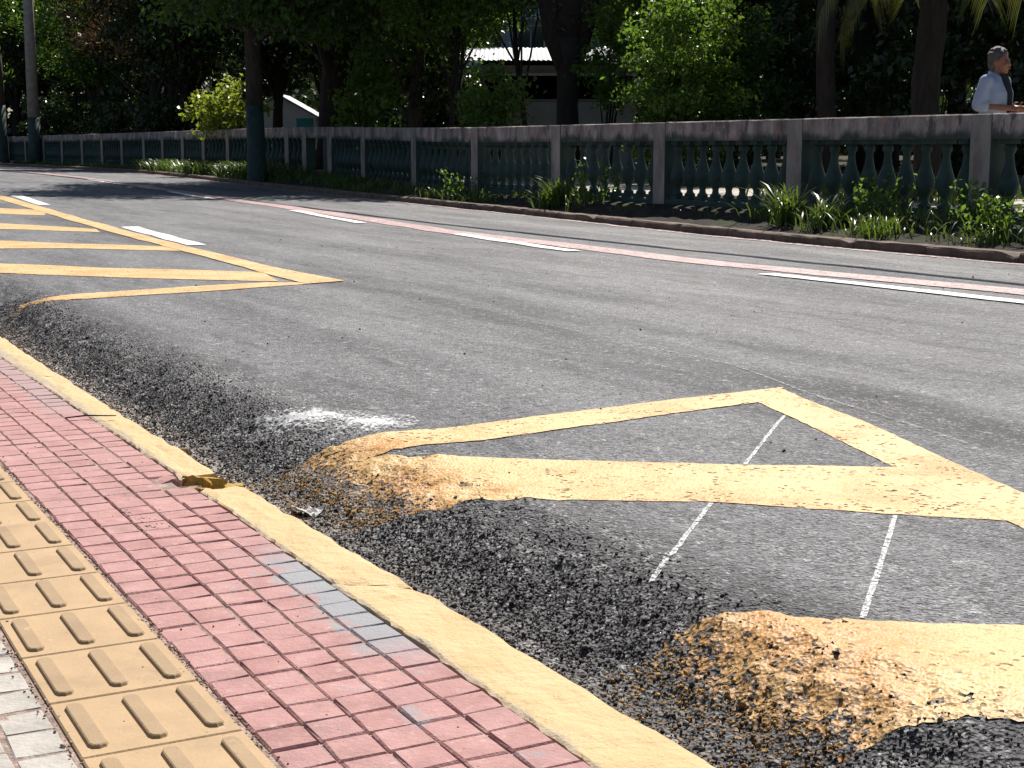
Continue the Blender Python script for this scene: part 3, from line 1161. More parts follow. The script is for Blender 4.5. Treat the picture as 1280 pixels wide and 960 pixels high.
s_ax = np.concatenate([np.arange(4, 24, .05), np.arange(24, 75, .3)])
f_ax = np.linspace(0, 1, 26)
SS, FF = np.meshgrid(s_ax, f_ax, indexing='ij')
a = kr(SS) + .125; b = fn(SS) + .3
NN = a + (b - a) * FF
ff = np.clip((NN - a) / (fn(SS) - .14 - a), 0, 1)
z0 = zr0(SS, kr(SS) - .05) + .066
ZZ = z0 + (zf(SS) - .015 - z0) * SM(ff) + .028 * vn(SS * 3, NN * 3, 51) * np.sin(np.pi * ff) + .02 * vn(SS * 9, NN * 9, 52) * np.sin(np.pi * ff)
kind(link('verge', sheet('verge', WA(SS.ravel(), NN.ravel(), ZZ.ravel()), grid_quads(len(s_ax), len(f_ax))), M['soil']), 'structure')


def zverge(s, n):
    a = kr(s) + .125
    f = np.clip((n - a) / (fn(s) - .14 - a), 0, 1)
    z0 = zr0(s, kr(s) - .05) + .066
    return z0 + (zf(s) - .015 - z0) * SM(f)


# park behind
s_ax = np.concatenate([np.arange(-10, 70, 1.0), np.arange(70, 221, 10)])
n_ax = np.concatenate([[10.35, 10.6, 11, 12, 13, 14, 16, 18], np.arange(20, 150, 5)])
SS, NN = np.meshgrid(s_ax, n_ax, indexing='ij')
NN = np.where(NN < 11.5, fn(SS) + NN - 10.2, NN)


def zpark(s, n):
    return zf(s) + .03 * SM((n - 10.5) / 3) + .25 * SM((n - 14) / 30)


ZZ = zpark(SS, NN) + .03 * vn(SS * .7, NN * .7, 61) * (NN > 13.5)
kind(link('park_ground', sheet('park_ground', WA(SS.ravel(), NN.ravel(), ZZ.ravel()), grid_quads(len(s_ax), len(n_ax))), M['park']), 'structure')
s_ax = np.arange(-6, 64, .5)
f_ax = np.linspace(0, 1, 6)
SS, FF = np.meshgrid(s_ax, f_ax, indexing='ij')
NN = fn(SS) + .35 + FF * (2.9 + .25 * vn(SS * .6, FF, 62))
kind(link('park_path', sheet('park_path', WA(SS.ravel(), NN.ravel(), (zpark(SS, NN) + .035).ravel()), grid_quads(len(s_ax), len(f_ax))), M['path']), 'structure')

# ------------------------------------------------------------------ balustrade
bal = tag(empty('balustrade', W(10.3, 10.2, .25)), 'weathered concrete balustrade with dark green balusters along the verge', 'balustrade')
BAL0 = Vector(W(10.3, 10.2, .25))
H_TOT, RAIL_H, PL_H = .955, .225, .045


def baluster_mesh():
    hz = H_TOT - RAIL_H - PL_H + .01
    mb = MB()
    mb.box(-.068, .068, -.068, .068, 0, .05)
    mb.box(-.062, .062, -.062, .062, hz - .05, hz)
    prof = [(.05, .062), (.075, .064), (.095, .042), (.13, .035), (.16, .044), (.20, .068), (.245, .087), (.285, .092), (.33, .084), (.39, .064), (.45, .047), (.51, .038), (.56, .036), (.58, .050), (.605, .055), (hz - .05, .046)]
    mb.loft([((0, 0, z), r, r) for z, r in prof], 14)
    return mb.mesh('baluster', True)


bme = baluster_mesh()
bme.materials.append(M['green'])
for p in bme.polygons[:12]:
    p.use_smooth = False
for i, (s, n) in enumerate(POST):
    z = float(zf(s))
    j0, j1 = max(0, i - 1), min(len(POST) - 1, i + 1)
    d = np.array(W(*POST[j1]))[:2] - np.array(W(*POST[j0]))[:2]
    rz = math.atan2(d[1], d[0])
    mb = MB().box(-.13, .13, -.105, .105, -.15, H_TOT - .004, .006)
    mb.build('post', M['post'], bal, loc=Vector(W(s, n, z)) - BAL0, rot=(0, 0, rz))
    if i == len(POST) - 1:
        break
    s2, n2 = POST[i + 1]
    z2 = float(zf(s2))
    A, B = Vector(W(s, n, z)), Vector(W(s2, n2, z2))
    L = (B - A).length
    d = B - A
    rz = math.atan2(d.y, d.x)
    ry = -math.asin(d.z / L)
    mid = (A + B) / 2
    rot = (0, ry, rz)
    hl = L / 2 - .128
    # rail: subdivided so its arrises are a little worn
    def worn(x0, x1, y0, y1, za, zb, nx, seed):
        mb = MB()
        xs = np.linspace(x0, x1, nx)
        prof = [(y0, za), (y0, zb - .012), (y0 + .012, zb), (y1 - .012, zb), (y1, zb - .012), (y1, za)]
        vs, fs = [], []
        for x in xs:
            for q, (yy, zz) in enumerate(prof):
                vs.append((x, yy + .003 * float(vn(x * 9 + seed, q, 71)), zz + .004 * float(vn(x * 7 + seed, q + 9, 72)) * (q in (1, 2, 3, 4))))
        k = len(prof)
        for a in range(nx - 1):
            for q in range(k):
                q2 = (q + 1) % k
                fs.append((a * k + q, a * k + q2, (a + 1) * k + q2, (a + 1) * k + q)[::-1])
        fs.append(tuple(range(k))[::-1]); fs.append(tuple((nx - 1) * k + q for q in range(k)))
        return mb.add(vs, fs)
    nx = 24 if s < 24 else 6
    worn(-hl, hl, -.10, .101, H_TOT - RAIL_H, H_TOT, nx, i * 3.1).build('rail', M['rail'], bal, loc=mid - BAL0, rot=rot)
    worn(-hl, hl, -.10, .10, -.15, PL_H, nx, i * 5.7).build('plinth', M['green'], bal, loc=mid - BAL0, rot=rot)
    if i == 9:                  # the bay with a blank panel and an opening
        MB().box(-hl, -hl + .35, -.06, .06, PL_H, H_TOT - RAIL_H).build('infill_panel', M['rail'], bal, loc=mid - BAL0, rot=rot)
        continue
    nb = max(3, int(round((L - .26) / .272)))
    for k in range(nb):
        f = (k + .5) / nb
        x = -hl + 2 * hl * f
        p = mid + Vector((math.cos(rz) * x, math.sin(rz) * x, d.z * x / L + PL_H - .005))
        link('baluster', bme, None, bal, loc=p - BAL0, rot=(0, 0, rz))

# ------------------------------------------------------------------ vegetation
def leaf_mesh(name, cen, nrm_up, size, seed, mat, aspect=.5, droop=.3):
    r = np.random.default_rng(seed)
    k = len(cen)
    d = r.normal(size=(k, 3)); d[:, 2] -= droop
    d /= np.linalg.norm(d, axis=1)[:, None]
    up = r.normal(size=(k, 3)); up[:, 2] += nrm_up
    a = np.cross(d, up); a /= np.maximum(1e-6, np.linalg.norm(a, axis=1))[:, None]
    nn = np.cross(a, d)
    L = size * r.uniform(.6, 1.3, k)
    wd = L * aspect
    L = L[:, None]; wd = wd[:, None]
    p0 = cen - d * L * .5
    p2 = cen + d * L * .5
    m = cen - d * L * .05
    p1 = m + a * wd * .5 + nn * wd * .12
    p3 = m - a * wd * .5 + nn * wd * .12
    v = np.stack([p0, p1, p2, p3], 1).reshape(-1, 3)
    f = np.arange(4 * k).reshape(k, 4)
    me = mesh_np(name, v, f)
    me.materials.append(M[mat])
    return me


def crown_points(seed, c, rad, ncl, per, clr=.45, low=None, shell=.5):
    r = np.random.default_rng(seed)
    d = r.normal(size=(ncl, 3)); d /= np.linalg.norm(d, axis=1)[:, None]
    rr = r.random(ncl) ** shell
    cl = np.array(c) + d * rr[:, None] * np.array(rad)
    cr = clr * r.uniform(.55, 1.35, ncl)
    idx = np.repeat(np.arange(ncl), per)
    g = r.normal(size=(len(idx), 3)) * np.array([.55, .55, .38])
    pts = cl[idx] + g * cr[idx][:, None]
    if low is not None:
        pts = pts[pts[:, 2] > low]
    return pts, cl


def trunk_mesh(name, pts, rad, limbs, seed, mat, seg=9):
    mb = MB()
    mb.tube(pts, rad, seg)
    r = random.Random(seed)
    top = Vector(pts[-1])
    for l in limbs:
        t = r.uniform(.45, 1.0)
        i = min(len(pts) - 2, int(t * (len(pts) - 1)))
        f = t * (len(pts) - 1) - i
        st = Vector(pts[i]).lerp(Vector(pts[i + 1]), f)
        e = Vector(l)
        mid = st.lerp(e, .5) + Vector((r.uniform(-.3, .3), r.uniform(-.3, .3), r.uniform(-.1, .35)))
        r0 = rad[min(i + 1, len(rad) - 1)] * .5
        mb.tube([st, mid, e], [r0, r0 * .6, r0 * .2], 5, False)
    me = mb.mesh(name, True)
    me.materials.append(M[mat])
    return me


# five tree kinds whose meshes the individuals share
KINDS = {}
for nm, seed, c, rad, ncl, per, ls, mat, low in (
        ('dark', 1, (0, 0, 5.6), (2.9, 2.9, 2.9), 150, 150, .17, 'leaf_d', 1.9),
        ('mid', 2, (0, 0, 5.2), (2.7, 2.7, 2.8), 140, 150, .15, 'leaf_m', 1.7),
        ('tall', 3, (0, 0, 6.8), (2.8, 2.8, 3.6), 160, 150, .18, 'leaf_d', 2.5),
        ('russet', 4, (0, 0, 5.2), (2.7, 2.7, 2.6), 130, 140, .16, 'leaf_r', 2.0)):
    pts, cl = crown_points(seed, c, rad, ncl, per, .55, low)
    cm = leaf_mesh('crown', pts, .8, ls, seed + 50, mat)
    lean = .25 * math.sin(seed * 2.2)
    tp = [(0, 0, -.3), (.04, 0, .6), (lean * .4, .05, 1.8), (lean, 0, 3.2), (lean, .1, c[2])]
    tm = trunk_mesh('trunk', tp, [.24, .19, .165, .15, .08], [tuple(x) for x in cl[::6]], seed, 'bark_d' if nm != 'mid' else 'bark')
    KINDS[nm] = (cm, tm)


def tree(kindname, s, n, label, sc=1.0, rz=0.0, sz=1.0, name='park_tree', group=None, z=None, tw=1.0):
    cm, tm = KINDS[kindname]
    t = empty(name, W(s, n, float(zpark(s, n)) if z is None else z), rz)
    t.scale = (sc, sc, sc * sz)
    link('crown', cm, None, t)
    link('trunk', tm, None, t, scale=(tw, tw, 1))
    return tag(t, label, 'tree', group)


def bush(s, n, h, w, ncl, per, ls, mat, seed, label, z=None, base=.0, name='bush', aspect=.55):
    zz = float(zpark(s, n)) if z is None else z
    t = empty(name, W(s, n, zz))
    pts, cl = crown_points(seed, (0, 0, base + (h - base) * .5), (w / 2, w / 2, (h - base) * .5), ncl, per, .26, .05, .6)
    link('foliage', leaf_mesh('foliage', pts, .6, ls, seed, mat, aspect), None, t)
    mb = MB()
    r = random.Random(seed)
    for q in range(5):
        e = cl[r.randrange(len(cl))]
        mb.tube([(r.uniform(-.1, .1), r.uniform(-.1, .1), -.1), (e[0] * .4, e[1] * .4, e[2] * .5), tuple(e)], [.035, .022, .008], 5, False)
    mb.build('stem', M['bark_d'], t, True)
    return tag(t, label, 'bush')


def xy(x, y):
    """street coordinates of a world point"""
    return x * U[0] + y * U[1], x * N[0] + y * N[1]


def ptree(k, x, y, label, **kw):
    s, n = xy(x, y)
    return tree(k, s, n, label, **kw)


def pbush(x, y, *a, **kw):
    s, n = xy(x, y)
    return bush(s, n, *a, **kw)


# --- street tree on the verge, its foot painted green
def street_tree(x, y, label, crown_c, crown_r, ncl, per, ls, mat, low, r0, seed, paint_h, lean=0.0, bark='bark'):
    s, n = xy(x, y)
    z = float(zverge(s, n))
    t = empty('street_tree', (x, y, z))
    pts, cl = crown_points(seed, crown_c, crown_r, ncl, per, .55, low)
    link('crown', leaf_mesh('crown', pts, .8, ls, seed, mat), None, t)
    tp = [(lean * .5, 0, paint_h), (lean * .6, .02, paint_h + .8), (lean, .05, 3.2), (lean * 1.4, 0, crown_c[2])]
    link('trunk', trunk_mesh('trunk', tp, [r0 * .93, r0 * .85, r0 * .8, r0 * .4], [tuple(q) for q in cl[::5]], seed, bark, 12), None, t)
    mb = MB().tube([(0, 0, -.2), (0, 0, .1), (lean * .15, 0, .4), (lean * .5, 0, paint_h + .002)], [r0 * 1.35, r0 * 1.15, r0 * 1.03, r0 * .95], 14)
    mb.build('painted_foot', M['green'], t, True)
    return tag(t, label, 'tree')


street_tree(-5.14, 31.0, 'street tree with green painted foot and leafy crown in front of balustrade',
            (.9, -.6, 4.9), (3.6, 2.6, 2.5), 190, 150, .15, 'leaf_m', 2.05, .185, 21, 1.5, -.06)
street_tree(-19.9, 60.0, 'far verge tree with slim green painted foot beyond the concrete pole',
            (-1.6, .5, 5.6), (2.4, 2.4, 2.6), 110, 120, .2, 'leaf_m', 2.3, .23, 22, 2.2)

# --- concrete utility pole, lower part green, with the cables that run above the verge
s, n = xy(-16.9, 54.5)
zp = float(zverge(s, n))
pole = tag(empty('utility_pole', (-16.9, 54.5, zp)), 'tapering grey concrete utility pole with green painted base before balustrade', 'pole')
MB().tube([(0, 0, 1.62), (0, 0, 5), (0, 0, 9.2)], [.205, .18, .14], 16).build('shaft', M['concrete'], pole, True)
MB().tube([(0, 0, -.3), (0, 0, 1.62)], [.235, .212], 16).build('painted_base', M['green'], pole, True)
mb = MB().box(-.9, .9, -.05, .05, 8.5, 8.62)
mb.build('crossarm', M['bark_d'], pole)
for x_ in (-.7, 0, .7):
    MB().loft([((x_, 0, 8.62), .03, .03), ((x_, 0, 8.66), .05, .05), ((x_, 0, 8.70), .05, .05), ((x_, 0, 8.76), .02, .02)], 8).build('insulator', M['concrete'], pole)
for dz, dx, r in ((5.7, 0.0, .034), (6.1, .2, .024)):
    pts = []
    for i in range(41):
        f = i / 40
        s = 51.5 - 63 * f
        pts.append(W(s, 10.15 + .75 * f + dx * 1.5, dz + .35 - 1.1 * 4 * (f - f * f) * .35))
    tag(MB().tube(pts, [r] * 41, 6).build('overhead_cable', M['darkwire']),
        'thick lower overhead cable running along the verge' if r > .03 else 'thin upper overhead cable running along the verge', 'cable')

# --- individual trees behind the balustrade
def thick_tree(x, y):
    s, n = xy(x, y)
    t = empty('forked_tree', (x, y, float(zpark(s, n))))
    t.scale = (1.13, 1.13, 1.13)
    mb = MB()
    mb.tube([(0, 0, -.3), (0, 0, .5), (-.02, 0, 1.2), (0, 0, 1.85), (.02, 0, 2.3)], [.24, .2, .18, .2, .26], 12)
    mb.tube([(0, 0, 1.7), (-.22, .02, 2.3), (-.34, 0, 3.0), (-.3, .1, 4.2), (-.6, .3, 5.6)], [.17, .2, .2, .15, .08], 10)
    mb.tube([(0, 0, 1.7), (.16, .02, 2.2), (.30, 0, 2.8), (.34, .1, 4.0), (.7, -.2, 5.4)], [.17, .19, .2, .15, .08], 10)
    mb.tube([(0, 0, 1.9), (.02, -.05, 2.6), (-.02, -.08, 3.4), (0, 0, 5.5)], [.15, .24, .24, .1], 10)
    mb.build('trunk', M['bark_d'], t, True)
    pts, cl = crown_points(31, (0, 1.6, 5.8), (2.2, 2.0, 2.0), 100, 150, .5, 3.6)
    link('crown', leaf_mesh('crown', pts, .8, .17, 31, 'leaf_d'), None, t)
    # climbing plant on the fork
    pts, cl = crown_points(32, (0, 0, 2.9), (.42, .32, .8), 40, 60, .16)
    link('climber', leaf_mesh('climber', pts, .3, .07, 32, 'leaf_d'), None, t)
    return tag(t, 'thick dark forked tree standing in front of the kiosk', 'tree')


thick_tree(1.06, 29.0)
ptree('dark', -4.03, 34.0, 'broad dark tree with thick black trunk right behind the blank balustrade bay', sc=1.05, rz=.4, tw=1.75)
ptree('mid', -2.05, 33.0, 'mid green tree with straight slim trunk between street tree and kiosk', sc=.92, rz=2.1)


def slim_tree(x, y, dx, label, seed, h=3.0, mat='leaf_b'):
    s, n = xy(x, y)
    t = empty('slim_tree', (x, y, float(zpark(s, n))))
    tp = [(0, 0, -.2), (dx * .15, 0, .7), (dx * .45, .05, 1.5), (dx * .8, 0, 2.4), (dx, 0, h + .6)]
    pts, cl = crown_points(seed, (dx, 0, h + 1.0), (1.5, 1.5, 1.3), 50, 110, .36, h - .9)
    link('crown', leaf_mesh('crown', pts, .7, .12, seed, mat), None, t)
    link('trunk', trunk_mesh('trunk', tp, [.075, .06, .055, .05, .025], [tuple(q) for q in cl[::4]], seed, 'bark_d', 7), None, t)
    return tag(t, label, 'tree')


slim_tree(.33, 30.0, -.32, 'slender leaning tree just left of the kiosk counter', 41, 3.2, 'leaf_m')
slim_tree(-1.25, 30.0, .25, 'slender bright leaved tree with stem curving toward the kiosk', 42, 2.6)
slim_tree(-.93, 30.5, -.3, 'slender bright leaved tree crossing the curved stem near kiosk', 43, 2.7)
pbush(-6.8, 37.0, 2.25, 2.0, 42, 70, .13, 'leaf_y', 51, 'sunny yellow-green bush rising behind balustrade beside the street tree', base=.6)
pbush(-.30, 26.6, 2.1, 1.2, 34, 80, .095, 'leaf_b', 52, 'loose bright shrub with glossy leaves at the left kiosk corner', base=.4)
pbush(-3.0, 31.8, 2.6, 1.7, 40, 80, .12, 'leaf_b', 53, 'mid green shrub behind the dark trunk near blank balustrade bay')
pbush(2.75, 24.9, 3.5, 1.9, 130, 120, .085, 'leaf_b', 54, 'tall dense bright green bush right of the kiosk')
pbush(3.7, 26.0, 3.3, 1.5, 80, 110, .085, 'leaf_m', 55, 'tall mid green bush beside the brightest bush')
pbush(1.75, 28.5, 3.4, 1.1, 40, 80, .09, 'leaf_b', 56, 'sparse shrub screening the right end of the kiosk', base=.8)
for i, (x, y, h, w, lab) in enumerate(((-17.5, 60, 3.0, 3.2, 'dark shrub behind the far balustrade near the concrete pole'),
                                       (-12.8, 52, 2.3, 3.0, 'low dark shrub behind the far balustrade bays'),
                                       (-10.4, 47, 1.9, 2.6, 'small dark shrub behind the middle of the balustrade'),
                                       (5.1, 27.5, 3.4, 2.6, 'dark shrub behind the bare slim palm trunk'),
                                       (7.0, 25.5, 3.6, 2.8, 'dark shrub behind the drooping palm tree'),
                                       (8.6, 24, 3.6, 2.6, 'dark shrub behind the standing person'),
                                       (-1.6, 33.5, 2.6, 2.2, 'dark shrub behind the slender bright leaved trees'),
                                       (-1.4, 45, 4.2, 3.2, 'tall dark shrub at the far left corner behind the kiosk'),
                                       (4.6, 44, 4.4, 3.4, 'tall dark shrub at the far right corner behind the kiosk'))):
    pbush(x, y, h, w, 60, 100, .15, 'leaf_d', 60 + i, lab)

# canopy trees with their own place
for i, (k, x, y, sc, lab) in enumerate((
        ('tall', 8.4, 34.5, 1.25, 'tall broad dark tree standing behind the bare slim palm trunk'),
        ('russet', -11.2, 48.5, 1.05, 'russet-leaved tree behind the balustrade beyond the yellow-green bush'),
        ('dark', -9.9, 47.5, .95, 'dark leaved tree behind the balustrade next to the yellow-green bush'),
        ('mid', -16.0, 59.5, 1.05, 'mid green tree behind the concrete utility pole'),
        ('mid', 3.3, 33.0, .95, 'mid green tree spreading above the tall bright bush'),
        ('dark', 8.3, 29.0, 1.0, 'dark leaved tree rising just behind the drooping palm tree'))):
    ptree(k, x, y, lab, sc=sc, rz=i * 1.3)
deep = [('dark', -13.5, 60), ('dark', -20, 66), ('tall', -12.5, 57), ('dark', -7.8, 51), ('tall', -5.2, 49), ('mid', -3.0, 43), ('dark', -2.6, 40.5), ('tall', -7.2, 60),
        ('dark', 4.6, 33), ('tall', 7.0, 31), ('dark', 8.6, 27.5), ('tall', 10.4, 31), ('dark', 6.0, 39), ('tall', 9.4, 40), ('dark', 12.8, 38), ('mid', 3.9, 43), ('dark', 11.0, 24.5),
        ('dark', -23.5, 73), ('tall', -16.5, 72), ('dark', -3.5, 52), ('tall', 13.5, 47), ('dark', 8.5, 50), ('tall', 4.8, 54), ('dark', -10.5, 69), ('dark', 17, 52), ('tall', -27, 78)]
for i, (k, x, y) in enumerate(deep):
    u = x / y
    where = 'behind the concrete utility pole' if u < -.24 else 'behind the russet tree' if u < -.16 else 'behind the street tree' if u < -.09 else 'between street tree and kiosk' if u < 0 else \
        'behind the tall bright bush' if u < .14 else 'behind the slim bare palm' if u < .25 else 'behind palm and standing person'
    look = {'dark': 'low dark leafy', 'tall': 'tall dark leafy', 'mid': 'mid green leafy'}[k]
    ptree(k, x, y, look + ' tree deep in the park ' + where, sc=.95 + .25 * ((i * 37) % 10) / 10, rz=i * 2.17, group=look + ' trees ' + where)

# far wood that closes the view
r = np.random.default_rng(77)
k = 90000
x = r.uniform(-62, 55, k); y = 84 + r.uniform(-6, 6, k) - .1 * np.abs(x)
z = r.random(k) ** .8 * (13 + 3 * vn(x * .25, y * 0 + 1, 81))
fw = link('far_wood', leaf_mesh('far_wood', np.stack([x, y, z], -1), .5, .7, 78, 'leaf_d', .6))
kind(fw, 'stuff')
k = 60000
x = r.uniform(-30, 22, k); y = 62 + r.uniform(-5, 5, k)
z = r.random(k) * (2.6 + .9 * vn(x * .5, y * .1, 82)) + .4
keep = ((np.abs(x + 9) > 3.2) | (y > 64)) & (x * N[0] + y * N[1] > 13)
fw = link('park_undergrowth', leaf_mesh('park_undergrowth', np.stack([x, y, z], -1)[keep], .5, .32, 79, 'leaf_d', .6))
kind(fw, 'stuff')

# --- palm
def palm(x, y, top_z=3.55, r0=.165, seed=8, label='palm tree with drooping feathery fronds beside the standing person'):
    s, n = xy(x, y)
    z = float(zpark(s, n))
    t = empty('palm_tree', (x, y, z))
    tp = [(0, 0, -.2)] + [(.03 * math.sin(i), 0, (top_z + .1) / 13 * i) for i in range(1, 14)]
    mb = MB()
    rad = [r0 * 1.25] + [r0 + .012 * (i % 2) for i in range(1, 14)]
    mb.tube(tp, rad, 12)
    mb.build('trunk', M['bark_d'], t, True)
    top = Vector((0, 0, top_z))
    r = random.Random(seed)
    for q in range(20):
        az = q * 2.399 + r.uniform(-.2, .2)
        up = r.uniform(-.25, .95)
        d = Vector((math.cos(az), math.sin(az), 0))
        L = r.uniform(1.5, 2.1)
        mb = MB()
        pts = []
        for i in range(9):
            f = i / 8
            pts.append(top + d * (L * f * (.95 - .25 * f)) + Vector((0, 0, up * L * f * .9 - 1.25 * L * f * f * .62)))
        mb.tube(pts, [.018 - .0018 * i for i in range(9)], 5)
        side_ = d.cross(Vector((0, 0, 1))).normalized()
        for i in range(46):
            f = .18 + .82 * i / 46
            a = min(7, int(f * 8)); g_ = f * 8 - a
            c = pts[a].lerp(pts[a + 1], g_)
            ax = (pts[a + 1] - pts[a]).normalized()
            for sg in (-1, 1):
                ll = .55 * (1 - .55 * abs(f - .45)) * r.uniform(.8, 1.15)
                e = c + side_ * (sg * ll * .62) + ax * (ll * .55) + Vector((0, 0, -ll * (.35 + .4 * f)))
                m_ = c.lerp(e, .45) + Vector((0, 0, .05))
                w = ax * .011
                mb.add([c - w, c + w, m_ + w * 1.3, m_ - w * 1.3, e], [(0, 1, 2, 3), (3, 2, 4)])
        mb.build('frond', M['frond'], t)
    return tag(t, label, 'palm tree')


palm(5.08, 18.9)
palm(4.66, 23.0, 6.3, .135, 9, 'tall palm with bare slim trunk between the bright bush and drooping palm')

# ------------------------------------------------------------------ grass and weeds
def blades(k, spread, hmin, hmax, wid, seed, lean=.55):
    r = np.random.default_rng(seed)
    base = np.stack([r.normal(0, spread, k), r.normal(0, spread, k), np.zeros(k) - .02], -1)
    az = r.uniform(0, 2 * np.pi, k)
    h = r.uniform(hmin, hmax, k)
    ln = r.uniform(.1, lean, k) * h
    d = np.stack([np.cos(az), np.sin(az), np.zeros(k)], -1)
    sd = np.stack([-np.sin(az), np.cos(az), np.zeros(k)], -1)
    out = []
    for f, wf in ((0, .7), (.45, 1.0), (.8, .6), (1.0, .06)):
        c = base + d * (ln * f ** 1.8)[:, None] + np.stack([0 * h, 0 * h, h * (f - .28 * f ** 3)], -1)
        w = wid * wf * (.7 + .6 * r.random(k))
        out += [c - sd * w[:, None], c + sd * w[:, None]]
    v = np.stack(out, 1).reshape(-1, 3)
    q = np.array([[0, 1, 3, 2], [2, 3, 5, 4], [4, 5, 7, 6]])
    f = (q[None] + (np.arange(k) * 8)[:, None, None]).reshape(-1, 4)
    return v, f


def grass_field(name, spots, mat, seed):
    V, F, o = [], [], 0
    r = np.random.default_rng(seed)
    for i, (s, n, k, sp, h0, h1, w) in enumerate(spots):
        v, f = blades(k, sp, h0, h1, w, seed + i, 1.1)
        z = float(zverge(s, n)) if n < float(fn(s)) else float(zpark(s, n)) + .02
        v = v + np.array(W(s, n, z))
        V.append(v); F.append(f + o); o += len(v)
    ob = link(name, smooth(mesh_np(name, np.concatenate(V), np.concatenate(F))), M[mat])
    return kind(ob, 'stuff')


sp = []
r = random.Random(3)
def strip(s0, s1, cnt, k, h0, h1, w, near=.22, far=.92):
    for _ in range(cnt):
        s = r.uniform(s0, s1)
        a = float(kr(s)) + .13; b = float(fn(s)) - .12
        sp.append((s, a + (b - a) * r.uniform(near, far), k, .11, h0, h1, w))
strip(8.3, 12.2, 46, 26, .08, .28, .007)
strip(12.0, 13.0, 9, 22, .12, .32, .008, .3, .9)
strip(16.6, 18.2, 10, 26, .1, .34, .008, .3, .9)
strip(19.0, 25.5, 60, 26, .06, .22, .008)
strip(25.5, 29.5, 40, 24, .08, .3, .009)
strip(29.5, 42.0, 150, 26, .12, .45, .012, .1, .9)
strip(42.0, 60.0, 60, 16, .06, .2, .012, .3, .9)
strip(13.0, 16.6, 9, 12, .03, .1, .006, .5, .95)
grass_field('verge_grass', sp, 'grass', 300)
sp = []
for _ in range(120):
    s = r.uniform(8, 22)
    sp.append((s, r.uniform(13.3, 15.5), 26, .16, .08, .3, .008))
for _ in range(26):
    sp.append((r.uniform(12.0, 15.5), r.uniform(11.0, 12.4), 30, .14, .15, .5, .01))
grass_field('park_grass', sp, 'grass', 500)


def weed(s, n, h, k, label, seed, blade=True, mat='grass'):
    """one tall clump: arching blades, or upright stems with small leaves"""
    z = float(zverge(s, n))
    t = empty('weed_clump', W(s, n, z))
    if blade:
        v, f = blades(k, .06, h * .45, h, .011, seed, .9)
        me = smooth(mesh_np('blades', v, f)); me.materials.append(M[mat])
        link('blades', me, None, t)
    else:
        rr = random.Random(seed)
        mb = MB(); pts = []
        for q in range(k):
            dx, dy = rr.gauss(0, .09), rr.gauss(0, .09)
            hh = h * rr.uniform(.55, 1)
            e = Vector((dx * 2.2, dy * 2.2, hh))
            mb.tube([(dx * .4, dy * .4, -.03), (dx * 1.4, dy * 1.4, hh * .5), e], [.005, .004, .002], 4, False)
            for w_ in range(26):
                f = rr.uniform(.15, 1)
                c = Vector((dx, dy, 0)).lerp(e, f)
                pts.append((c.x + rr.gauss(0, .04), c.y + rr.gauss(0, .04), c.z + rr.gauss(0, .02)))
        mb.build('stem', M['grass'], t)
        lc = link('leaf_cluster', leaf_mesh('leaf_cluster', np.array(pts), .5, .055, seed, 'leaf_b', .6), None, t)
        lc['kind'] = 'stuff'
    return tag(t, label, 'weed')


weed(17.4, 9.72, .58, 70, 'clump of long arching grass blades beside the leafy weed', 601)
weed(16.75, 9.85, .62, 7, 'tall leafy weed with small white tipped leaves before the balustrade', 602, False)
weed(12.35, 9.55, .62, 80, 'tallest arching grass clump beside the bare stony verge', 603)
weed(11.2, 9.75, .48, 10, 'leafy weed growing up among the balusters nearest the chipped kerb', 604, False)
weed(10.0, 9.8, .42, 9, 'leafy weed against the post beside the chipped kerb', 605, False)
weed(9.55, 9.6, .40, 10, 'low leafy weed on verge past the last chipped kerb stone', 606, False)
weed(11.7, 9.5, .5, 60, 'second arching grass clump near the leafy baluster weed', 607)
weed(20.4, 9.75, .45, 8, 'leafy weed on verge where the balustrade starts to bend', 608, False)
weed(30.9, 10.2, .75, 60, 'bright grass clump at the foot of the painted street tree', 609)

# ------------------------------------------------------------------ buildings in and beyond the park
M['kwall'] = simple('kiosk_wall', (.42, .42, .44), .7, .12, 3, .003)
M['ktrim'] = simple('kiosk_trim', (.30, .29, .28), .6, .2, 4, .002)
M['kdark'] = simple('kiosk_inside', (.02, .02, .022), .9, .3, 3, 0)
M['sheet'] = simple('roof_sheet', (.62, .64, .66), .45, .15, 2, .002)
M['plaster'] = simple('white_plaster', (.72, .72, .74), .85, .1, 2, .004)
M['blueplaster'] = simple('blue_plaster', (.42, .47, .56), .8, .15, 1.5, .004)
M['teal'] = simple('teal_door', (.05, .32, .34), .6, .15, 4, 0)
M['tile_red'] = simple('lip_red', (.26, .09, .07), .85, .3, 10, .01)
gm = NT('window_glass')
gm.col((.03, .04, .05)); gm.rough(.08, .6)
gm.bump(gm.noise(gm.pos(), 1.5, 2), .01, .2)
M['glass'] = gm.m

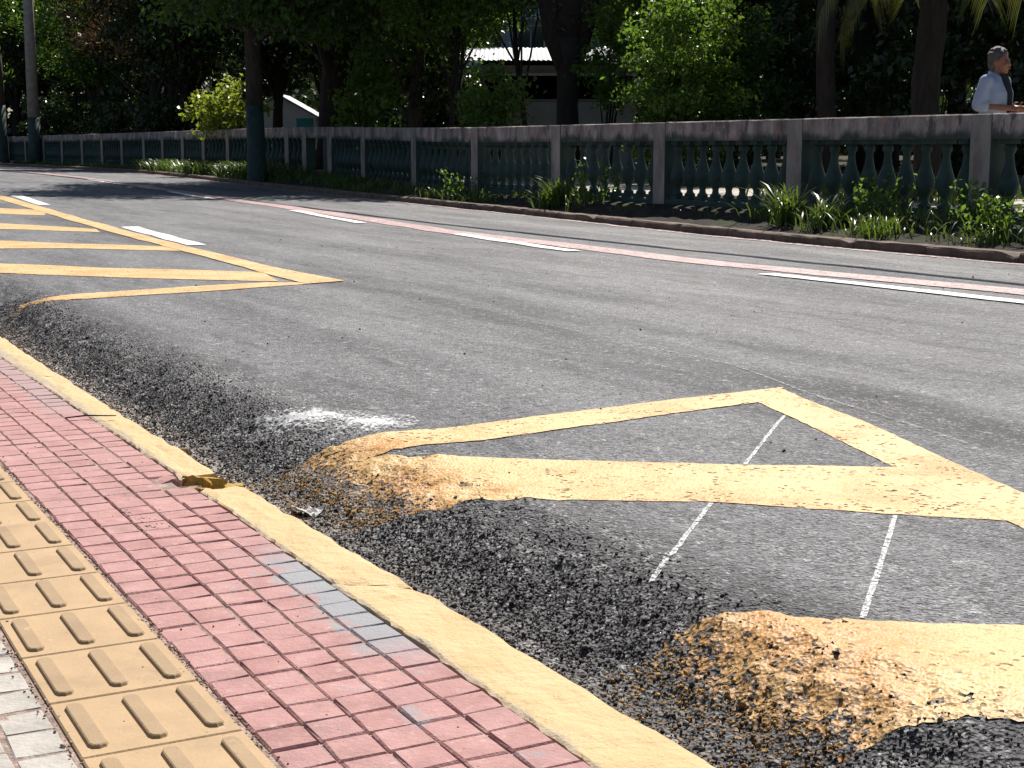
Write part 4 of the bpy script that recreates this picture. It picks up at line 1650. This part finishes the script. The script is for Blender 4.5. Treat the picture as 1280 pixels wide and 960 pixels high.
kz = .45
kk = tag(empty('kiosk', (.9, 35, kz)), 'low grey kiosk with corrugated white roof and dark serving opening', 'kiosk')
B = lambda *a, **k: MB().box(*a, **k)
B(-1.6, 1.9, -.02, .10, -.2, .72).build('counter_wall', M['kwall'], kk)
B(-1.6, -.45, -.05, -.02, .76, 1.49).build('front_panel', M['kwall'], kk)
B(-.44, .36, -.05, -.02, .76, 1.49).build('front_panel', M['kwall'], kk)
B(.37, 1.9, -.05, -.02, .76, 1.49).build('front_panel', M['kwall'], kk)
B(-1.6, 1.9, -.016, .10, .724, 1.49).build('wall_core', M['ktrim'], kk)
B(-1.65, 1.95, -.14, .16, 1.495, 1.54).build('counter', M['ktrim'], kk)
for x_ in (-1.58, .17, 1.82):
    B(x_, x_ + .07, .0, .08, 1.545, 2.06).build('mullion', M['ktrim'], kk)
B(-1.62, 1.92, -.04, .08, 2.065, 2.12).build('lintel', M['plaster'], kk)
B(-1.62, 1.92, .10, .16, 2.125, 2.30).build('fascia', M['kwall'], kk)
B(-1.6, 1.9, 2.4, 2.5, -.2, 2.6).build('back_wall', M['kdark'], kk)
B(-1.6, -1.5, .17, 2.39, -.2, 2.25).build('side_wall', M['kdark'], kk)
B(1.8, 1.9, .17, 2.39, -.2, 2.25).build('side_wall', M['kdark'], kk)
B(-1.6, 1.9, .2, 2.39, 2.30, 2.34).build('ceiling', M['kdark'], kk)
xs = np.arange(-2.0, 2.5, .02); ys = np.linspace(-.75, 2.8, 12)
XX, YY = np.meshgrid(xs, ys, indexing='ij')
ZZ = 2.36 + .50 * (YY + .75) / 3.55 + .010 * np.sin(XX * 2 * np.pi / .11)
ro = link('roof', sheet('roof', np.stack([XX.ravel(), YY.ravel(), ZZ.ravel()], -1), grid_quads(len(xs), len(ys))), M['sheet'], kk)
md = ro.modifiers.new('thickness', 'SOLIDIFY'); md.thickness = .006
# second roof sheet standing higher behind
XX, YY = np.meshgrid(np.arange(-1.2, 4.5, .02), np.linspace(2.9, 5, 5), indexing='ij')
ZZ = 2.52 + .12 * (YY - 2.9) + .018 * np.sin(XX * 2 * np.pi / .11)
ro = link('roof', sheet('roof_back', np.stack([XX.ravel(), YY.ravel(), ZZ.ravel()], -1), grid_quads(len(np.arange(-1.2, 4.5, .02)), 5)), M['sheet'], kk)
md = ro.modifiers.new('thickness', 'SOLIDIFY'); md.thickness = .006
for x_ in (-1.0, 1.6, 4.2):
    B(x_, x_ + .1, 2.95, 3.05, -.2, 2.47).build('roof_post', M['plaster'], kk)

sh = tag(empty('garden_shed', (-9.0, 60.5, .6)), 'small white gabled shed with teal door glimpsed behind street tree', 'shed')
mb = MB()
mb.add([(-1.6, 0, -.2), (1.3, 0, -.2), (1.3, 0, 1.5), (-.15, 0, 2.3), (-1.6, 0, 1.5), (-1.6, 3, -.2), (1.3, 3, -.2), (1.3, 3, 1.5), (-.15, 3, 2.3), (-1.6, 3, 1.5)],
       [(0, 1, 2, 3, 4), (5, 9, 8, 7, 6), (0, 5, 6, 1), (1, 6, 7, 2), (4, 9, 5, 0), (2, 7, 8, 3), (3, 8, 9, 4)])
mb.build('wall', M['plaster'], sh)
for a, b in ((-1.85, -.15), (-.15, 1.55)):
    za, zb = (1.40, 2.35) if a < -1 else (2.35, 1.40)
    MB().add([(a, -.2, za), (b, -.2, zb), (b, 3.2, zb), (a, 3.2, za), (a, -.2, za + .06), (b, -.2, zb + .06), (b, 3.2, zb + .06), (a, 3.2, za + .06)],
             [(0, 3, 2, 1), (4, 5, 6, 7), (0, 1, 5, 4), (2, 3, 7, 6), (1, 2, 6, 5), (0, 4, 7, 3)]).build('roof_slope', M['sheet'], sh)
dr = B(.55, 1.2, -.05, -.003, -.15, 1.45).build('door', M['teal'], sh)
B(1.1, 1.13, -.09, -.052, .6, .72).build('handle', M['ktrim'], dr)

ap = tag(empty('apartment_building', (2.6, 66, .5)), 'pale blue apartment building glimpsed through the treetops above the kiosk', 'building')
B(-5, 5, 0, 8, -.3, 17).build('wall', M['blueplaster'], ap)
for fl in range(5):
    z_ = 1.2 + fl * 3.1
    B(-5.2, 5.2, -.6, -.003, z_ - .9 + 2.35, z_ - .9 + 2.55).build('floor_band', M['plaster'], ap)
    for x_ in (-4.2, -2.4, -.6, 1.2, 3.0):
        w_ = B(x_, x_ + 1.2, -.06, -.004, z_, z_ + 1.25).build('window', M['plaster'], ap)
        for a in (.06, .63):
            B(x_ + a, x_ + a + .51, -.09, -.062, z_ + .06, z_ + 1.19).build('pane', M['glass'], w_)
B(-5.3, 5.3, -.3, 8.3, 17.01, 17.25).build('roof', M['ktrim'], ap)

# ------------------------------------------------------------------ person behind the balustrade
M['skin'] = simple('skin', (.30, .135, .085), .55, .12, 12, 0, .35, True)
M['shirt'] = simple('shirt', (.36, .42, .55), .85, .12, 9, .006, .2, True)
M['top'] = simple('dark_top', (.02, .025, .03), .9, .2, 9, 0, .2, True)
M['trousers'] = simple('trousers', (.03, .035, .05), .9, .2, 9, .004, .2, True)
M['hair'] = simple('hair', (.12, .105, .10), .6, .7, 45, .01, .4, True)
M['eye'] = simple('eye', (.03, .02, .015), .2, .1, 9, 0, .5, True)
M['shoe'] = simple('shoe', (.02, .02, .02), .5, .1, 9, 0, .4, True)


def capsule(mb, a, b, ra, rb, n=6, seg=14):
    a, b = Vector(a), Vector(b)
    d = (b - a)
    L = d.length
    u = d / L
    pts, rad = [], []
    for i in range(4):
        t = math.pi / 2 * (1 - i / 4)
        pts.append(a - u * ra * math.sin(t)); rad.append(max(.001, ra * math.cos(t)))
    for i in range(n + 1):
        f = i / n
        pts.append(a + d * f); rad.append(ra + (rb - ra) * f)
    for i in range(1, 5):
        t = math.pi / 2 * i / 4
        pts.append(b + u * rb * math.sin(t)); rad.append(max(.001, rb * math.cos(t)))
    mb.tube(pts, rad, seg)


def remesh(o, vox, smo=4):
    r = o.modifiers.new('remesh', 'REMESH')
    r.mode = 'VOXEL'; r.voxel_size = vox; r.use_smooth_shade = True
    if smo:
        s_ = o.modifiers.new('smooth', 'SMOOTH'); s_.iterations = smo; s_.factor = .5
    return o


px_, py_ = 4.62, 14.8
s, n = xy(px_, py_)
PZ = float(zpark(s, n)) + .036
per = tag(empty('person', (px_, py_, PZ), math.radians(40)),
          'person with short greying hair and pale blue shirt standing behind the balustrade', 'person')
per.scale = (.94, .94, .925)
hd = Matrix.Rotation(math.radians(6), 3, 'Z')            # head turned a little further
hc = Vector((0, -.045, 1.535))
Hd = lambda x, y, z: hc + hd @ Vector((x, y, z))
mb = MB()
mb.ball(Hd(0, .012, .02), .098, .80, 1.0, 1.08, 3)
mb.ball(Hd(0, -.03, -.045), .075, .80, .88, 1.05, 3)
mb.ball(Hd(0, -.062, -.098), .03, 1.1, .8, .8, 2)
capsule(mb, Hd(0, -.088, .018), Hd(0, -.101, -.026), .009, .0145)
mb.ball(Hd(0, -.098, -.066), .02, 1.25, .6, .5, 2)
for sg in (-1, 1):
    mb.ball(Hd(sg * .08, .012, -.01), .026, .4, .8, 1.2, 2)
    mb.ball(Hd(sg * .035, -.082, -.03), .025, 1, .7, .8, 2)
capsule(mb, (0, -.01, 1.36), (0, -.035, 1.48), .062, .055)
mb.loft([((0, 0, .86), .165, .115), ((0, -.01, 1.0), .155, .115), ((0, -.02, 1.18), .16, .12), ((0, -.005, 1.32), .15, .095), ((0, 0, 1.40), .08, .07)], 20)
for sg in (-1, 1):
    capsule(mb, (sg * .155, 0, 1.345), (sg * .215, .03, 1.09), .055, .043)
    hx = -.06 if sg < 0 else .10
    capsule(mb, (sg * .215, .03, 1.09), (hx, -.21, 1.065), .041, .029)
    # hand: palm and five fingers resting on the forearm side
    p0 = Vector((hx, -.21, 1.065))
    dr_ = (p0 - Vector((sg * .215, .03, 1.09))).normalized()
    sd_ = dr_.cross(Vector((0, 0, 1))).normalized()
    capsule(mb, p0, p0 + dr_ * .075, .028, .03)
    for q in range(4):
        z_ = .026 - .017 * q
        ln = (.062, .07, .066, .052)[q]
        a = p0 + dr_ * .085 + Vector((0, 0, z_))
        m_ = a + dr_ * ln * .55
        e = m_ + dr_ * ln * .35 + sd_ * (.02 * sg)
        capsule(mb, a, m_, .009, .0085, 3, 8); capsule(mb, m_, e, .0085, .0075, 3, 8)
    a = p0 + dr_ * .025 + Vector((0, 0, .028))
    capsule(mb, a, a + dr_ * .03 + Vector((0, 0, .03)), .011, .010, 3, 8)
    capsule(mb, a + dr_ * .03 + Vector((0, 0, .03)), a + dr_ * .06 + Vector((0, 0, .036)), .010, .008, 3, 8)
    capsule(mb, (sg * .09, 0, .87), (sg * .1, -.01, .47), .085, .055)
    capsule(mb, (sg * .1, -.01, .47), (sg * .1, .03, .09), .055, .038)
    capsule(mb, (sg * .1, .03, .05), (sg * .11, -.13, .035), .038, .032)
remesh(mb.build('body', M['skin'], per), .0075, 3)
mb = MB()
mb.loft([((0, 0, .84), .195, .15), ((0, -.01, .98), .19, .15), ((0, -.02, 1.10), .185, .15), ((0, -.025, 1.22), .19, .15), ((0, -.008, 1.32), .18, .122), ((0, 0, 1.385), .12, .092), ((0, .005, 1.42), .078, .075)], 24)
for sg in (-1, 1):
    capsule(mb, (sg * .16, 0, 1.338), (sg * .222, .035, 1.10), .072, .070)
    capsule(mb, (sg * .222, .035, 1.10), (sg * .205, .0, 1.088), .07, .066)
    # open collar
    capsule(mb, (sg * .075, .03, 1.435), (sg * .055, -.085, 1.385), .016, .014)
    capsule(mb, (sg * .055, -.085, 1.385), (sg * .035, -.13, 1.29), .015, .010)
sh_ = remesh(mb.build('shirt', M['shirt'], per), .009, 3)
mb = MB()
mb.add([(-.06, -.105, 1.41), (.06, -.105, 1.41), (.042, -.182, 1.22), (.024, -.184, 1.0), (-.024, -.184, 1.0), (-.042, -.182, 1.22),
        (-.06, -.06, 1.41), (.06, -.06, 1.41), (.035, -.12, 1.22), (.018, -.13, 1.05), (-.018, -.13, 1.05), (-.035, -.12, 1.22)],
       [(0, 5, 4, 3, 2, 1), (6, 7, 8, 9, 10, 11), (0, 1, 7, 6), (1, 2, 8, 7), (2, 3, 9, 8), (3, 4, 10, 9), (4, 5, 11, 10), (5, 0, 6, 11)])
mb.build('undershirt', M['top'], per)
mb = MB()
for sg in (-1, 1):
    capsule(mb, (sg * .09, 0, .88), (sg * .1, -.01, .47), .10, .078)
    capsule(mb, (sg * .1, -.01, .47), (sg * .1, .03, .12), .078, .062)
mb.loft([((0, 0, .78), .18, .135), ((0, 0, .93), .175, .135)], 18)
remesh(mb.build('trousers', M['trousers'], per), .012, 2)
for sg in (-1, 1):
    mb = MB()
    capsule(mb, (sg * .1, .05, .045), (sg * .115, -.14, .035), .046, .04)
    mb.build('shoe', M['shoe'], per, True)
mb = MB()
mb.ball(Hd(0, .03, .045), .105, .86, 1.0, 1.0, 3)
mb.ball(Hd(0, .06, -.015), .085, .95, .75, 1.0, 3)
r = random.Random(4)
for _ in range(70):
    a = r.uniform(0, 6.28); e = r.uniform(.15, 1.5)
    q = Vector((math.cos(a) * math.cos(e) * .09, math.sin(a) * math.cos(e) * .10 + .028, math.sin(e) * .105 + .045))
    if q.y < -.055 and q.z < .10:
        continue
    mb.ball(Hd(*q), r.uniform(.014, .024), 1, 1, .8, 1)
# keep the face free
ha = remesh(mb.build('hair', M['hair'], per), .008, 1)
bm_ = MB()
for sg in (-1, 1):
    e_o = MB().ball(Hd(sg * .033, -.0875, .008), .0115, 1.2, .55, .7, 2).build('eye', M['eye'], per, True)
    capsule(bm_, Hd(sg * .018, -.094, .03), Hd(sg * .05, -.084, .032), .005, .003, 3, 6)
bm_.build('eyebrows', M['hair'], per, True)
MB().ball(Hd(0, -.1035, -.067), .018, 1.25, .5, .32, 2).build('lips', M['tile_red'], per, True)
